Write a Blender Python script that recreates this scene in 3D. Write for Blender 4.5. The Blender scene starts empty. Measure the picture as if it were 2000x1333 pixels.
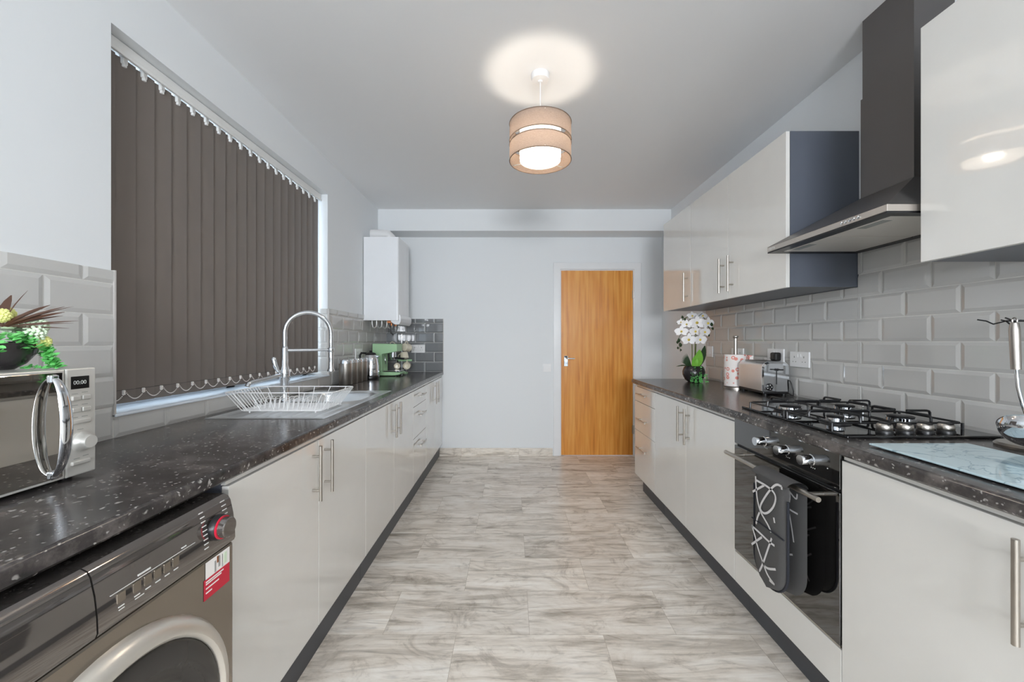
import bpy, bmesh, math, random
from mathutils import Vector, Matrix
random.seed(7)
PI = math.pi
sc = bpy.context.scene
COL = sc.collection

# ---------------------------------------------------------------- camera
FPX = 775.0                       # focal length in pixels of the 2000 px frame
EYE = 1.23
cam_d = bpy.data.cameras.new('camera')
cam = bpy.data.objects.new('camera', cam_d); COL.objects.link(cam)
cam_d.sensor_width = 36.0; cam_d.lens = FPX*36.0/2000.0
cam_d.clip_start = 0.02; cam_d.clip_end = 60
cam.location = (0, 0, EYE); cam.rotation_euler = (PI/2, 0, 0)
sc.camera = cam

# ---------------------------------------------------------------- world, lights, exposure
world = bpy.data.worlds.new('world'); sc.world = world; world.use_nodes = True
wn = world.node_tree.nodes; wl = world.node_tree.links
bg = wn['Background']; bg.inputs['Color'].default_value = (0.72, 0.86, 1.0, 1); bg.inputs['Strength'].default_value = 2.4
def area(name, loc, rot, sx, sy, power, color):
    l = bpy.data.lights.new(name, 'AREA'); l.shape = 'RECTANGLE'; l.size = sx; l.size_y = sy
    l.energy = power; l.color = color
    o = bpy.data.objects.new(name, l); COL.objects.link(o); o.location = loc; o.rotation_euler = rot
    return o
# added fill panel just inside the made-up glazed doors behind the camera
area('added_rear_fill', (0.10, -3.17, 1.60), (PI/2+0.34, 0, 0), 1.2, 0.8, 112, (0.92, 0.955, 1.0))
# daylight through the window over the sink (behind the closed blind)
area('daylight_sink_window', (-1.56, 2.12, 1.65), (0, -PI/2, 0), 1.2, 1.5, 14, (0.70, 0.86, 1.0))
BULB = 150.0                       # emission strength of the pendant's bulb
sc.view_settings.view_transform = 'Standard'; sc.view_settings.look = 'None'
sc.view_settings.gamma = 1; sc.view_settings.use_curve_mapping = False
sc.view_settings.exposure = 0.41
sc.cycles.max_bounces = 12; sc.cycles.diffuse_bounces = 6; sc.cycles.glossy_bounces = 6
sc.cycles.transmission_bounces = 8; sc.cycles.transparent_max_bounces = 12
sc.cycles.sample_clamp_indirect = 6.0

# ---------------------------------------------------------------- materials
def srgb(r, g, b):
    f = lambda c: ((c/255.0)/12.92 if c/255.0 <= 0.04045 else (((c/255.0)+0.055)/1.055)**2.4)
    return (f(r), f(g), f(b), 1)
def mat(name, col, rough=0.5, metal=0.0, spec=0.5, coat=0.0, sheen=0.0, bump=0.0, bscale=200, emis=None, es=0, trans=0.0, mottle=0.0, mscale=8, alpha=1.0):
    m = bpy.data.materials.new(name); m.use_nodes = True
    nt = m.node_tree; b = nt.nodes['Principled BSDF']
    b.inputs['Base Color'].default_value = col
    b.inputs['Roughness'].default_value = rough; b.inputs['Metallic'].default_value = metal
    b.inputs['Specular IOR Level'].default_value = spec
    b.inputs['Coat Weight'].default_value = coat; b.inputs['Coat Roughness'].default_value = 0.03
    b.inputs['Sheen Weight'].default_value = sheen
    b.inputs['Transmission Weight'].default_value = trans
    b.inputs['Alpha'].default_value = alpha
    if emis: b.inputs['Emission Color'].default_value = emis; b.inputs['Emission Strength'].default_value = es
    tc = nt.nodes.new('ShaderNodeTexCoord')
    if mottle > 0 or bump <= 0:
        n = nt.nodes.new('ShaderNodeTexNoise'); n.inputs['Scale'].default_value = mscale; n.inputs['Detail'].default_value = 4
        nt.links.new(tc.outputs['Object'], n.inputs['Vector'])
        mx = nt.nodes.new('ShaderNodeMix'); mx.data_type = 'RGBA'
        k = mottle if mottle > 0 else 0.03
        mx.inputs['A'].default_value = tuple(max(0, c*(1-k)) for c in col[:3])+(1,)
        mx.inputs['B'].default_value = tuple(min(1, c*(1+k)) for c in col[:3])+(1,)
        nt.links.new(n.outputs['Fac'], mx.inputs['Factor']); nt.links.new(mx.outputs['Result'], b.inputs['Base Color'])
    if bump > 0:
        n2 = nt.nodes.new('ShaderNodeTexNoise'); n2.inputs['Scale'].default_value = bscale; n2.inputs['Detail'].default_value = 3
        nt.links.new(tc.outputs['Object'], n2.inputs['Vector'])
        bp = nt.nodes.new('ShaderNodeBump'); bp.inputs['Strength'].default_value = bump; bp.inputs['Distance'].default_value = 0.002
        nt.links.new(n2.outputs['Fac'], bp.inputs['Height']); nt.links.new(bp.outputs['Normal'], b.inputs['Normal'])
    return m
def nodes(m): return m.node_tree.nodes, m.node_tree.links, m.node_tree.nodes['Principled BSDF']
def ramp(n, stops):
    r = n.new('ShaderNodeValToRGB'); e = r.color_ramp.elements
    e[0].position, e[0].color = stops[0]; e[1].position, e[1].color = stops[-1]
    for p, c in stops[1:-1]:
        x = e.new(p); x.color = c
    return r

M = {}
M['wall'] = mat('wall_paint', srgb(232, 235, 237), 0.6, bump=0.05, bscale=160)
M['ceiling'] = mat('ceiling_paint', srgb(238, 239, 240), 0.8, bump=0.04, bscale=140)
M['white_gloss'] = mat('white_gloss_paint', srgb(236, 237, 238), 0.22)
M['white_plastic'] = mat('white_plastic', srgb(238, 238, 238), 0.28)
M['upvc'] = mat('white_upvc', srgb(226, 234, 242), 0.25)
M['boiler'] = mat('boiler_enamel', srgb(238, 240, 243), 0.25)
M['door_gloss'] = mat('cream_grey_gloss', srgb(228, 226, 221), 0.05, spec=0.6, coat=1.0)
M['door_gloss'].node_tree.nodes['Principled BSDF'].inputs['Coat Roughness'].default_value = 0.01
M['anthracite'] = mat('anthracite_board', srgb(92, 97, 107), 0.34)
M['plinth'] = mat('charcoal_plinth', srgb(70, 72, 77), 0.4)
M['tile'] = mat('pale_grey_glazed_tile', srgb(200, 199, 196), 0.06, spec=0.6, mottle=0.03, mscale=3)
M['tile_dark'] = mat('dimmed_grey_glazed_tile', srgb(124, 126, 128), 0.06, spec=0.7, mottle=0.04, mscale=3)  # same tile as the side walls, its dimmer look put into the colour
M['grout'] = mat('pale_grout', srgb(228, 227, 222), 0.8)
M['tile_trim'] = mat('tile_trim_strip', srgb(196, 192, 188), 0.3)
M['steel'] = mat('brushed_steel', srgb(190, 184, 176), 0.28, 1.0)
M['chrome'] = mat('chrome', srgb(225, 228, 232), 0.06, 1.0)
M['sink_steel'] = mat('sink_steel', srgb(226, 229, 231), 0.28, 0.9)
M['wire'] = mat('white_coated_wire', srgb(240, 240, 240), 0.3, 0.1)
M['blackglass'] = mat('black_glass', srgb(12, 12, 13), 0.04, spec=0.8)
M['ovenglass'] = mat('mirror_black_glass', srgb(20, 19, 18), 0.03, spec=1.0, coat=1.0)
M['black'] = mat('black_plastic', srgb(22, 22, 24), 0.35)
M['blackmetal'] = mat('black_enamelled_metal', srgb(26, 26, 28), 0.32)
M['hood'] = mat('hood_black_steel', srgb(108, 104, 102), 0.34, 0.6)
M['hood_strip'] = mat('hood_lip', srgb(196, 188, 180), 0.3, 0.7)
M['filter'] = mat('aluminium_filter', srgb(228, 223, 215), 0.4, 0.25)
M['lens'] = mat('frosted_lens', srgb(150, 152, 148), 0.3)
M['graphite'] = mat('graphite_metal', srgb(150, 141, 130), 0.18, 0.85)
M['fascia'] = mat('graphite_glossy_fascia', srgb(128, 122, 118), 0.05, 0.8, coat=0.6)
M['ring'] = mat('pale_silver_ring', srgb(218, 212, 202), 0.3, 0.6)
M['darkdoor'] = mat('dark_door_ring', srgb(70, 68, 66), 0.15, 0.5)
M['bowlglass'] = mat('smoked_door_glass', srgb(70, 78, 86), 0.05, 0.3, spec=0.8)
M['print'] = mat('pale_print', srgb(225, 225, 222), 0.5)
M['red'] = mat('red_plastic', srgb(200, 25, 55), 0.3)
M['silver_face'] = mat('microwave_silver', srgb(214, 212, 206), 0.3, 0.35)
M['mwglass'] = mat('microwave_mirror_glass', srgb(196, 192, 186), 0.02, 1.0)
M['display'] = mat('display_black', srgb(30, 30, 30), 0.1)
M['digits'] = mat('display_digits', srgb(205, 210, 205), 0.5)
M['blind_rail'] = mat('blind_rail', srgb(232, 232, 230), 0.35)
M['bead'] = mat('bead_chain_white', srgb(236, 230, 224), 0.4)
M['pot_black'] = mat('black_glazed_pot', srgb(46, 42, 44), 0.2)
M['green_leaf'] = mat('fresh_green_leaf', srgb(122, 186, 66), 0.45, mottle=0.25, mscale=60)
M['trail_leaf'] = mat('trailing_leaf', srgb(120, 206, 118), 0.45, mottle=0.3, mscale=80)
M['dark_leaf'] = mat('dark_leaf', srgb(38, 62, 34), 0.4, mottle=0.3, mscale=50)
M['brown_blade'] = mat('bronze_blade_leaf', srgb(74, 46, 30), 0.45, mottle=0.3, mscale=60)
M['succulent'] = mat('pale_succulent', srgb(216, 232, 206), 0.5, mottle=0.15, mscale=90)
M['yellow_bud'] = mat('yellow_flower', srgb(232, 234, 150), 0.6, mottle=0.15, mscale=90)
M['petal'] = mat('white_petal', srgb(246, 244, 244), 0.5)
M['petal_core'] = mat('yellow_petal_core', srgb(226, 200, 90), 0.5)
M['stem'] = mat('plant_stem', srgb(96, 104, 52), 0.5)
M['paper'] = mat('paper', srgb(242, 238, 234), 0.85)
M['mint'] = mat('mint_green_plastic', srgb(168, 208, 164), 0.3)
M['cream'] = mat('cream_ceramic', srgb(226, 218, 198), 0.2)
M['board'] = mat('pale_blue_glass', srgb(196, 222, 228), 0.05)
M['shade_in'] = None
M['copper'] = mat('copper_pipe', srgb(186, 120, 80), 0.3, 1.0)
M['pipe_grey'] = mat('braided_pipe', srgb(190, 190, 188), 0.35, 0.6)
M['blackmug'] = mat('dark_glaze', srgb(34, 30, 30), 0.2)

# speckled laminate worktop
def m_worktop():
    m = mat('speckled_charcoal_laminate', srgb(62, 60, 60), 0.2); n, l, b = nodes(m)
    b.inputs['Specular IOR Level'].default_value = 0.5
    tc = n.new('ShaderNodeTexCoord')
    w = n.new('ShaderNodeTexNoise'); w.inputs['Scale'].default_value = 60; w.inputs['Detail'].default_value = 2
    l.new(tc.outputs['Object'], w.inputs['Vector'])
    add = n.new('ShaderNodeMixRGB'); add.inputs['Fac'].default_value = 0.018
    l.new(tc.outputs['Object'], add.inputs[1]); l.new(w.outputs['Color'], add.inputs[2])
    def flecks(scale, lo, hi, th):
        v = n.new('ShaderNodeTexVoronoi'); v.inputs['Scale'].default_value = scale; v.inputs['Randomness'].default_value = 1
        l.new(add.outputs[0], v.inputs['Vector'])
        sep = n.new('ShaderNodeSeparateColor'); l.new(v.outputs['Color'], sep.inputs[0])
        r1 = n.new('ShaderNodeMapRange'); r1.inputs['From Min'].default_value = hi; r1.inputs['From Max'].default_value = lo
        l.new(v.outputs['Distance'], r1.inputs['Value'])
        r2 = n.new('ShaderNodeMapRange'); r2.inputs['From Min'].default_value = th; r2.inputs['From Max'].default_value = th+0.06
        l.new(sep.outputs[0], r2.inputs['Value'])
        mu = n.new('ShaderNodeMath'); mu.operation = 'MULTIPLY'
        l.new(r1.outputs[0], mu.inputs[0]); l.new(r2.outputs[0], mu.inputs[1])
        return mu
    f1 = flecks(48, 0.14, 0.30, 0.84); f2 = flecks(105, 0.15, 0.34, 0.74)
    mxm = n.new('ShaderNodeMath'); mxm.operation = 'MAXIMUM'; l.new(f1.outputs[0], mxm.inputs[0]); l.new(f2.outputs[0], mxm.inputs[1])
    big = n.new('ShaderNodeTexNoise'); big.inputs['Scale'].default_value = 14; big.inputs['Detail'].default_value = 6; big.inputs['Roughness'].default_value = 0.65
    l.new(tc.outputs['Object'], big.inputs['Vector'])
    r = ramp(n, [(0.34, srgb(48, 46, 46)), (0.5, srgb(68, 64, 63)), (0.66, srgb(104, 98, 95))]); l.new(big.outputs['Fac'], r.inputs[0])
    mx = n.new('ShaderNodeMixRGB'); l.new(mxm.outputs[0], mx.inputs[0]); l.new(r.outputs[0], mx.inputs[1]); mx.inputs[2].default_value = srgb(168, 164, 160)
    l.new(mx.outputs[0], b.inputs['Base Color'])
    return m
M['worktop'] = m_worktop()

# streaky vinyl floor tiles, long side across the room
def m_floor(name='floor_vinyl'):
    m = mat(name, srgb(170, 160, 148), 0.26); n, l, b = nodes(m)
    b.inputs['Specular IOR Level'].default_value = 0.45
    g = n.new('ShaderNodeNewGeometry')
    mp = n.new('ShaderNodeMapping'); mp.inputs['Location'].default_value = (0.849, 0.095, 0); l.new(g.outputs['Position'], mp.inputs['Vector'])
    br = n.new('ShaderNodeTexBrick'); br.offset = 0.5; br.offset_frequency = 2; br.squash = 1
    br.inputs['Scale'].default_value = 1; br.inputs['Brick Width'].default_value = 0.615; br.inputs['Row Height'].default_value = 0.2925
    br.inputs['Mortar Size'].default_value = 0.0008; br.inputs['Mortar Smooth'].default_value = 0.2; br.inputs['Bias'].default_value = 0
    br.inputs['Color1'].default_value = (0, 0, 0, 1); br.inputs['Color2'].default_value = (1, 1, 1, 1); br.inputs['Mortar'].default_value = (0.3, 0.3, 0.3, 1)
    l.new(mp.outputs[0], br.inputs['Vector'])
    # per-tile shift of the streak pattern
    off = n.new('ShaderNodeVectorMath'); off.operation = 'MULTIPLY'; l.new(br.outputs['Color'], off.inputs[0]); off.inputs[1].default_value = (7.3, 3.1, 5.7)
    ad = n.new('ShaderNodeVectorMath'); ad.operation = 'ADD'; l.new(g.outputs['Position'], ad.inputs[0]); l.new(off.outputs[0], ad.inputs[1])
    st = n.new('ShaderNodeMapping'); st.inputs['Scale'].default_value = (0.9, 6.5, 6.5); l.new(ad.outputs[0], st.inputs['Vector'])
    n1 = n.new('ShaderNodeTexNoise'); n1.inputs['Scale'].default_value = 1.5; n1.inputs['Detail'].default_value = 9; n1.inputs['Roughness'].default_value = 0.60; n1.inputs['Distortion'].default_value = 1.3
    l.new(st.outputs[0], n1.inputs['Vector'])
    st2 = n.new('ShaderNodeMapping'); st2.inputs['Scale'].default_value = (2.2, 15, 15); l.new(ad.outputs[0], st2.inputs['Vector'])
    n2 = n.new('ShaderNodeTexNoise'); n2.inputs['Scale'].default_value = 2.2; n2.inputs['Detail'].default_value = 8; n2.inputs['Distortion'].default_value = 1.6
    l.new(st2.outputs[0], n2.inputs['Vector'])
    r1 = ramp(n, [(0.29, srgb(172, 163, 150)), (0.39, srgb(208, 199, 187)), (0.49, srgb(240, 232, 221)), (0.66, srgb(253, 248, 240))])
    l.new(n1.outputs['Fac'], r1.inputs[0])
    r2 = ramp(n, [(0.30, srgb(140, 134, 126)), (0.42, srgb(225, 221, 216)), (0.55, srgb(255, 255, 255))]); l.new(n2.outputs['Fac'], r2.inputs[0])
    mx = n.new('ShaderNodeMixRGB'); mx.blend_type = 'MULTIPLY'; mx.inputs[0].default_value = 0.36
    l.new(r1.outputs[0], mx.inputs[1]); l.new(r2.outputs[0], mx.inputs[2])
    r3 = ramp(n, [(0.0, (0.88, 0.88, 0.88, 1)), (1.0, (1.03, 1.03, 1.03, 1))]); l.new(br.outputs['Color'], r3.inputs[0])
    m2 = n.new('ShaderNodeMixRGB'); m2.blend_type = 'MULTIPLY'; m2.inputs[0].default_value = 1
    l.new(mx.outputs[0], m2.inputs[1]); l.new(r3.outputs[0], m2.inputs[2])
    st3 = n.new('ShaderNodeMapping'); st3.inputs['Scale'].default_value = (2.0, 3.2, 3.2); l.new(ad.outputs[0], st3.inputs['Vector'])
    n3 = n.new('ShaderNodeTexNoise'); n3.inputs['Scale'].default_value = 2.0; n3.inputs['Detail'].default_value = 12; n3.inputs['Roughness'].default_value = 0.72; n3.inputs['Distortion'].default_value = 2.0
    l.new(st3.outputs[0], n3.inputs['Vector'])
    r4 = ramp(n, [(0.36, srgb(176, 169, 161)), (0.47, srgb(242, 239, 235)), (0.6, srgb(255, 255, 255))]); l.new(n3.outputs['Fac'], r4.inputs[0])
    m4 = n.new('ShaderNodeMixRGB'); m4.blend_type = 'MULTIPLY'; m4.inputs[0].default_value = 0.6; l.new(m2.outputs[0], m4.inputs[1]); l.new(r4.outputs[0], m4.inputs[2]); m2 = m4
    m3 = n.new('ShaderNodeMixRGB'); m3.blend_type = 'MIX'; l.new(br.outputs['Fac'], m3.inputs[0]); l.new(m2.outputs[0], m3.inputs[1]); m3.inputs[2].default_value = srgb(178, 166, 150)
    l.new(m3.outputs[0], b.inputs['Base Color'])
    return m
M['floor'] = m_floor()

def m_oak():
    m = mat('orange_oak_veneer', srgb(200, 135, 60), 0.32); n, l, b = nodes(m)
    tc = n.new('ShaderNodeTexCoord')
    mp = n.new('ShaderNodeMapping'); mp.inputs['Scale'].default_value = (26, 26, 1.1); l.new(tc.outputs['Object'], mp.inputs['Vector'])
    n1 = n.new('ShaderNodeTexNoise'); n1.inputs['Scale'].default_value = 1.6; n1.inputs['Detail'].default_value = 8; n1.inputs['Distortion'].default_value = 0.5
    l.new(mp.outputs[0], n1.inputs['Vector'])
    mp2 = n.new('ShaderNodeMapping'); mp2.inputs['Scale'].default_value = (7.2, 1, 0.9); l.new(tc.outputs['Object'], mp2.inputs['Vector'])
    n2 = n.new('ShaderNodeTexNoise'); n2.inputs['Scale'].default_value = 1.0; n2.inputs['Detail'].default_value = 3
    l.new(mp2.outputs[0], n2.inputs['Vector'])
    wv = n.new('ShaderNodeMath'); wv.operation = 'MULTIPLY'; wv.inputs[1].default_value = 26; l.new(n2.outputs['Fac'], wv.inputs[0])
    sn = n.new('ShaderNodeMath'); sn.operation = 'SINE'; l.new(wv.outputs[0], sn.inputs[0])
    rr = n.new('ShaderNodeMapRange'); rr.inputs['From Min'].default_value = -1; rr.inputs['To Min'].default_value = 0.35; rr.inputs['To Max'].default_value = 0.65; l.new(sn.outputs[0], rr.inputs['Value'])
    mx = n.new('ShaderNodeMath'); mx.operation = 'MULTIPLY_ADD'; mx.inputs[1].default_value = 0.75
    l.new(n1.outputs['Fac'], mx.inputs[0]); 
    h = n.new('ShaderNodeMath'); h.operation = 'MULTIPLY'; h.inputs[1].default_value = 0.28; l.new(rr.outputs[0], h.inputs[0]); l.new(h.outputs[0], mx.inputs[2])
    r = ramp(n, [(0.34, srgb(200, 122, 42)), (0.5, srgb(222, 148, 62)), (0.66, srgb(234, 168, 84))]); l.new(mx.outputs[0], r.inputs[0])
    l.new(r.outputs[0], b.inputs['Base Color'])
    return m
M['oak'] = m_oak()

def m_blind():
    m = mat('charcoal_taupe_blind_fabric', srgb(110, 101, 94), 0.55, sheen=0.25); n, l, b = nodes(m)
    tc = n.new('ShaderNodeTexCoord'); w = n.new('ShaderNodeTexWave'); w.bands_direction = 'Z'; w.inputs['Scale'].default_value = 150; w.inputs['Distortion'].default_value = 1.5
    l.new(tc.outputs['Object'], w.inputs['Vector']); bp = n.new('ShaderNodeBump'); bp.inputs['Strength'].default_value = 0.08; bp.inputs['Distance'].default_value = 0.001
    l.new(w.outputs['Fac'], bp.inputs['Height']); l.new(bp.outputs['Normal'], b.inputs['Normal'])
    return m
M['blind'] = m_blind()

def m_fabric(name, col, tcol, mixf, weave=True):
    m = bpy.data.materials.new(name); m.use_nodes = True; n = m.node_tree.nodes; l = m.node_tree.links
    n.clear(); out = n.new('ShaderNodeOutputMaterial')
    d = n.new('ShaderNodeBsdfDiffuse'); t = n.new('ShaderNodeBsdfTranslucent'); mx = n.new('ShaderNodeMixShader')
    d.inputs[0].default_value = col; t.inputs[0].default_value = tcol; mx.inputs[0].default_value = mixf
    if weave:
        tc = n.new('ShaderNodeTexCoord'); mp = n.new('ShaderNodeMapping'); mp.inputs['Scale'].default_value = (60, 60, 260); l.new(tc.outputs['Object'], mp.inputs[0])
        no = n.new('ShaderNodeTexNoise'); no.inputs['Scale'].default_value = 2; no.inputs['Detail'].default_value = 3; l.new(mp.outputs[0], no.inputs['Vector'])
        r = ramp(n, [(0.3, tuple(c*0.7 for c in tcol[:3])+(1,)), (0.7, tuple(min(1, c*1.15) for c in tcol[:3])+(1,))]); l.new(no.outputs['Fac'], r.inputs[0]); l.new(r.outputs[0], t.inputs[0])
    l.new(d.outputs[0], mx.inputs[1]); l.new(t.outputs[0], mx.inputs[2]); l.new(mx.outputs[0], out.inputs[0])
    return m
M['shade'] = m_fabric('taupe_linen_shade', srgb(168, 152, 142), srgb(176, 162, 154), 0.46)
M['diffuser'] = m_fabric('white_inner_shade', srgb(240, 236, 230), srgb(236, 226, 212), 0.5, False)
M['shade_trim'] = mat('brown_shade_trim', srgb(118, 98, 84), 0.6)
M['bulb'] = mat('lit_bulb', (1, 1, 1, 1), 0.5, emis=(1.0, 0.89, 0.76, 1), es=BULB)
M['glass'] = mat('window_glass', (1, 1, 1, 1), 0.0, trans=1.0)

def m_kroll():
    m = mat('printed_kitchen_roll', srgb(242, 236, 232), 0.85); n, l, b = nodes(m)
    tc = n.new('ShaderNodeTexCoord'); v = n.new('ShaderNodeTexVoronoi'); v.inputs['Scale'].default_value = 30; v.inputs['Randomness'].default_value = 0.75
    l.new(tc.outputs['Object'], v.inputs['Vector'])
    r = ramp(n, [(0.0, srgb(242, 236, 232)), (0.16, srgb(242, 236, 232)), (0.2, srgb(228, 140, 128)), (0.34, srgb(232, 156, 142)), (0.40, srgb(242, 236, 232)), (1, srgb(242, 236, 232))])
    l.new(v.outputs['Distance'], r.inputs[0]); l.new(r.outputs[0], b.inputs['Base Color']); return m
M['kroll'] = m_kroll()
def m_marble():
    m = mat('pale_marbled_glass', srgb(200, 222, 228), 0.04, spec=0.6); n, l, b = nodes(m)
    tc = n.new('ShaderNodeTexCoord'); no = n.new('ShaderNodeTexNoise'); no.inputs['Scale'].default_value = 6; no.inputs['Detail'].default_value = 5; no.inputs['Distortion'].default_value = 1.2
    l.new(tc.outputs['Object'], no.inputs['Vector'])
    r = ramp(n, [(0.0, srgb(198, 221, 228)), (0.484, srgb(203, 225, 231)), (0.5, srgb(150, 176, 188)), (0.516, srgb(203, 225, 231)), (1, srgb(206, 226, 232))])
    l.new(no.outputs['Fac'], r.inputs[0]); l.new(r.outputs[0], b.inputs['Base Color']); return m
M['marble'] = m_marble()
M['mitt'] = mat('charcoal_cotton', srgb(80, 79, 79), 0.85, bump=0.25, bscale=500)
M['mitt_line'] = mat('white_printed_line', srgb(216, 214, 214), 0.8)
M['mitt_in'] = mat('dark_quilted_lining', srgb(34, 36, 44), 0.9)

# ---------------------------------------------------------------- mesh helpers
class MB:
    def __init__(self): self.bm = bmesh.new(); self.mi = 0
    def _fin(self, faces, smooth=False):
        for f in faces: f.material_index = self.mi; f.smooth = smooth
    def box(self, x0, x1, y0, y1, z0, z1, bev=0.0, seg=2, rot=None, piv=None):
        if x0 > x1: x0, x1 = x1, x0
        if y0 > y1: y0, y1 = y1, y0
        if z0 > z1: z0, z1 = z1, z0
        t = bmesh.new()
        bmesh.ops.create_cube(t, size=1)
        for v in t.verts:
            v.co = Vector(((x0+x1)/2+v.co.x*(x1-x0), (y0+y1)/2+v.co.y*(y1-y0), (z0+z1)/2+v.co.z*(z1-z0)))
        if bev > 0:
            bmesh.ops.bevel(t, geom=list(t.edges), offset=min(bev, 0.49*min(x1-x0, y1-y0, z1-z0)), segments=seg, profile=0.5, affect='EDGES')
        if rot is not None:
            p = Vector(piv) if piv else Vector(((x0+x1)/2, (y0+y1)/2, (z0+z1)/2))
            for v in t.verts: v.co = rot @ (v.co-p)+p
        self.merge(t); return self
    def merge(self, t, smooth=False):
        mp = {}
        for v in t.verts: mp[v] = self.bm.verts.new(v.co)
        for f in t.faces:
            try: nf = self.bm.faces.new([mp[v] for v in f.verts])
            except ValueError: continue
            nf.material_index = self.mi; nf.smooth = smooth or f.smooth
        t.free()
    def poly(self, pts, smooth=False):
        vs = [self.bm.verts.new(Vector(p)) for p in pts]
        f = self.bm.faces.new(vs); f.material_index = self.mi; f.smooth = smooth; return f
    def grid(self, rows, smooth=True, closed_u=False, closed_v=False):
        vs = [[self.bm.verts.new(Vector(p)) for p in r] for r in rows]
        nu = len(vs); nv = len(vs[0])
        for i in range(nu if closed_u else nu-1):
            for j in range(nv if closed_v else nv-1):
                a, b, c, d = vs[i][j], vs[(i+1) % nu][j], vs[(i+1) % nu][(j+1) % nv], vs[i][(j+1) % nv]
                try: f = self.bm.faces.new((a, b, c, d))
                except ValueError: continue
                f.material_index = self.mi; f.smooth = smooth
        return vs
    def tube(self, pts, r, sides=10, closed=False, cap=True, rs=None):
        pts = [Vector(p) for p in pts]; n = len(pts); rows = []
        up = None
        for i in range(n):
            if closed: t = (pts[(i+1) % n]-pts[i-1]).normalized()
            elif i == 0: t = (pts[1]-pts[0]).normalized()
            elif i == n-1: t = (pts[-1]-pts[-2]).normalized()
            else: t = ((pts[i+1]-pts[i]).normalized()+(pts[i]-pts[i-1]).normalized()).normalized()
            if up is None:
                up = Vector((0, 0, 1)) if abs(t.z) < 0.9 else Vector((1, 0, 0))
            s = t.cross(up).normalized(); up = s.cross(t).normalized()
            rr = rs[i] if rs else r
            rows.append([pts[i]+(s*math.cos(2*PI*k/sides)+up*math.sin(2*PI*k/sides))*rr for k in range(sides)])
        vs = self.grid(rows, True, closed, True)
        if cap and not closed:
            for ring in (vs[0][::-1], vs[-1]):
                try:
                    f = self.bm.faces.new(ring); f.material_index = self.mi
                except ValueError: pass
        return self
    def cyl(self, p0, p1, r, sides=20, r2=None):
        return self.tube([p0, p1], r, sides, rs=[r, r2 if r2 is not None else r])
    def lathe(self, prof, origin=(0, 0, 0), axis=(0, 0, 1), sides=40, a0=0.0, a1=2*PI):
        ax = Vector(axis).normalized(); ref = Vector((0, 0, 1)) if abs(ax.z) < 0.9 else Vector((1, 0, 0))
        u = ax.cross(ref).normalized(); v = ax.cross(u).normalized(); o = Vector(origin)
        full = abs((a1-a0)-2*PI) < 1e-6
        m = sides if full else sides+1
        rows = []
        for (r, h) in prof:
            r = max(r, 1e-5)
            rows.append([o+ax*h+(u*math.cos(a0+(a1-a0)*k/sides)+v*math.sin(a0+(a1-a0)*k/sides))*r for k in range(m)])
        self.grid(rows, True, False, full); return self
    def prism(self, poly, axis, a, b, bev=0.0):
        """poly: list of 2D points in the plane normal to axis ('x': (y,z), 'y': (x,z), 'z': (x,y))"""
        def P(p, t):
            return {'x': (t, p[0], p[1]), 'y': (p[0], t, p[1]), 'z': (p[0], p[1], t)}[axis]
        t = bmesh.new()
        A = [t.verts.new(P(p, a)) for p in poly]; B = [t.verts.new(P(p, b)) for p in poly]
        n = len(poly)
        t.faces.new(A); t.faces.new(B[::-1])
        for i in range(n): t.faces.new((A[i], B[i], B[(i+1) % n], A[(i+1) % n]))
        bmesh.ops.recalc_face_normals(t, faces=t.faces)
        if bev > 0: bmesh.ops.bevel(t, geom=list(t.edges), offset=bev, segments=2, profile=0.5, affect='EDGES')
        self.merge(t); return self
    def ribbon(self, pts, w, nrm, lift=0.0):
        """flat band along pts lying on a surface with normal nrm"""
        pts = [Vector(p) for p in pts]; N = Vector(nrm).normalized(); L = []; R = []
        for i, p in enumerate(pts):
            t = (pts[min(i+1, len(pts)-1)]-pts[max(i-1, 0)]).normalized(); s = t.cross(N).normalized()
            L.append(self.bm.verts.new(p+s*w/2+N*lift)); R.append(self.bm.verts.new(p-s*w/2+N*lift))
        for i in range(len(pts)-1):
            f = self.bm.faces.new((L[i], R[i], R[i+1], L[i+1])); f.material_index = self.mi
        return self
    def leaf(self, base, tip, w, nrm=(0, 0, 1), droop=0.0, fold=0.15, n=6):
        b = Vector(base); t = Vector(tip); d = t-b; s = d.cross(Vector(nrm))
        if s.length < 1e-6: s = d.cross(Vector((1, 0, 0)))
        s.normalize(); up = s.cross(d).normalized(); rows = []
        for i in range(n+1):
            k = i/n; c = b+d*k+up*(math.sin(k*PI)*droop); ww = w*0.5*max(0.04, math.sin(PI*min(1, k*0.92+0.06))**0.75)
            rows.append([c-s*ww+up*ww*fold, c, c+s*ww+up*ww*fold])
        self.grid(rows, True); return self

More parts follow.
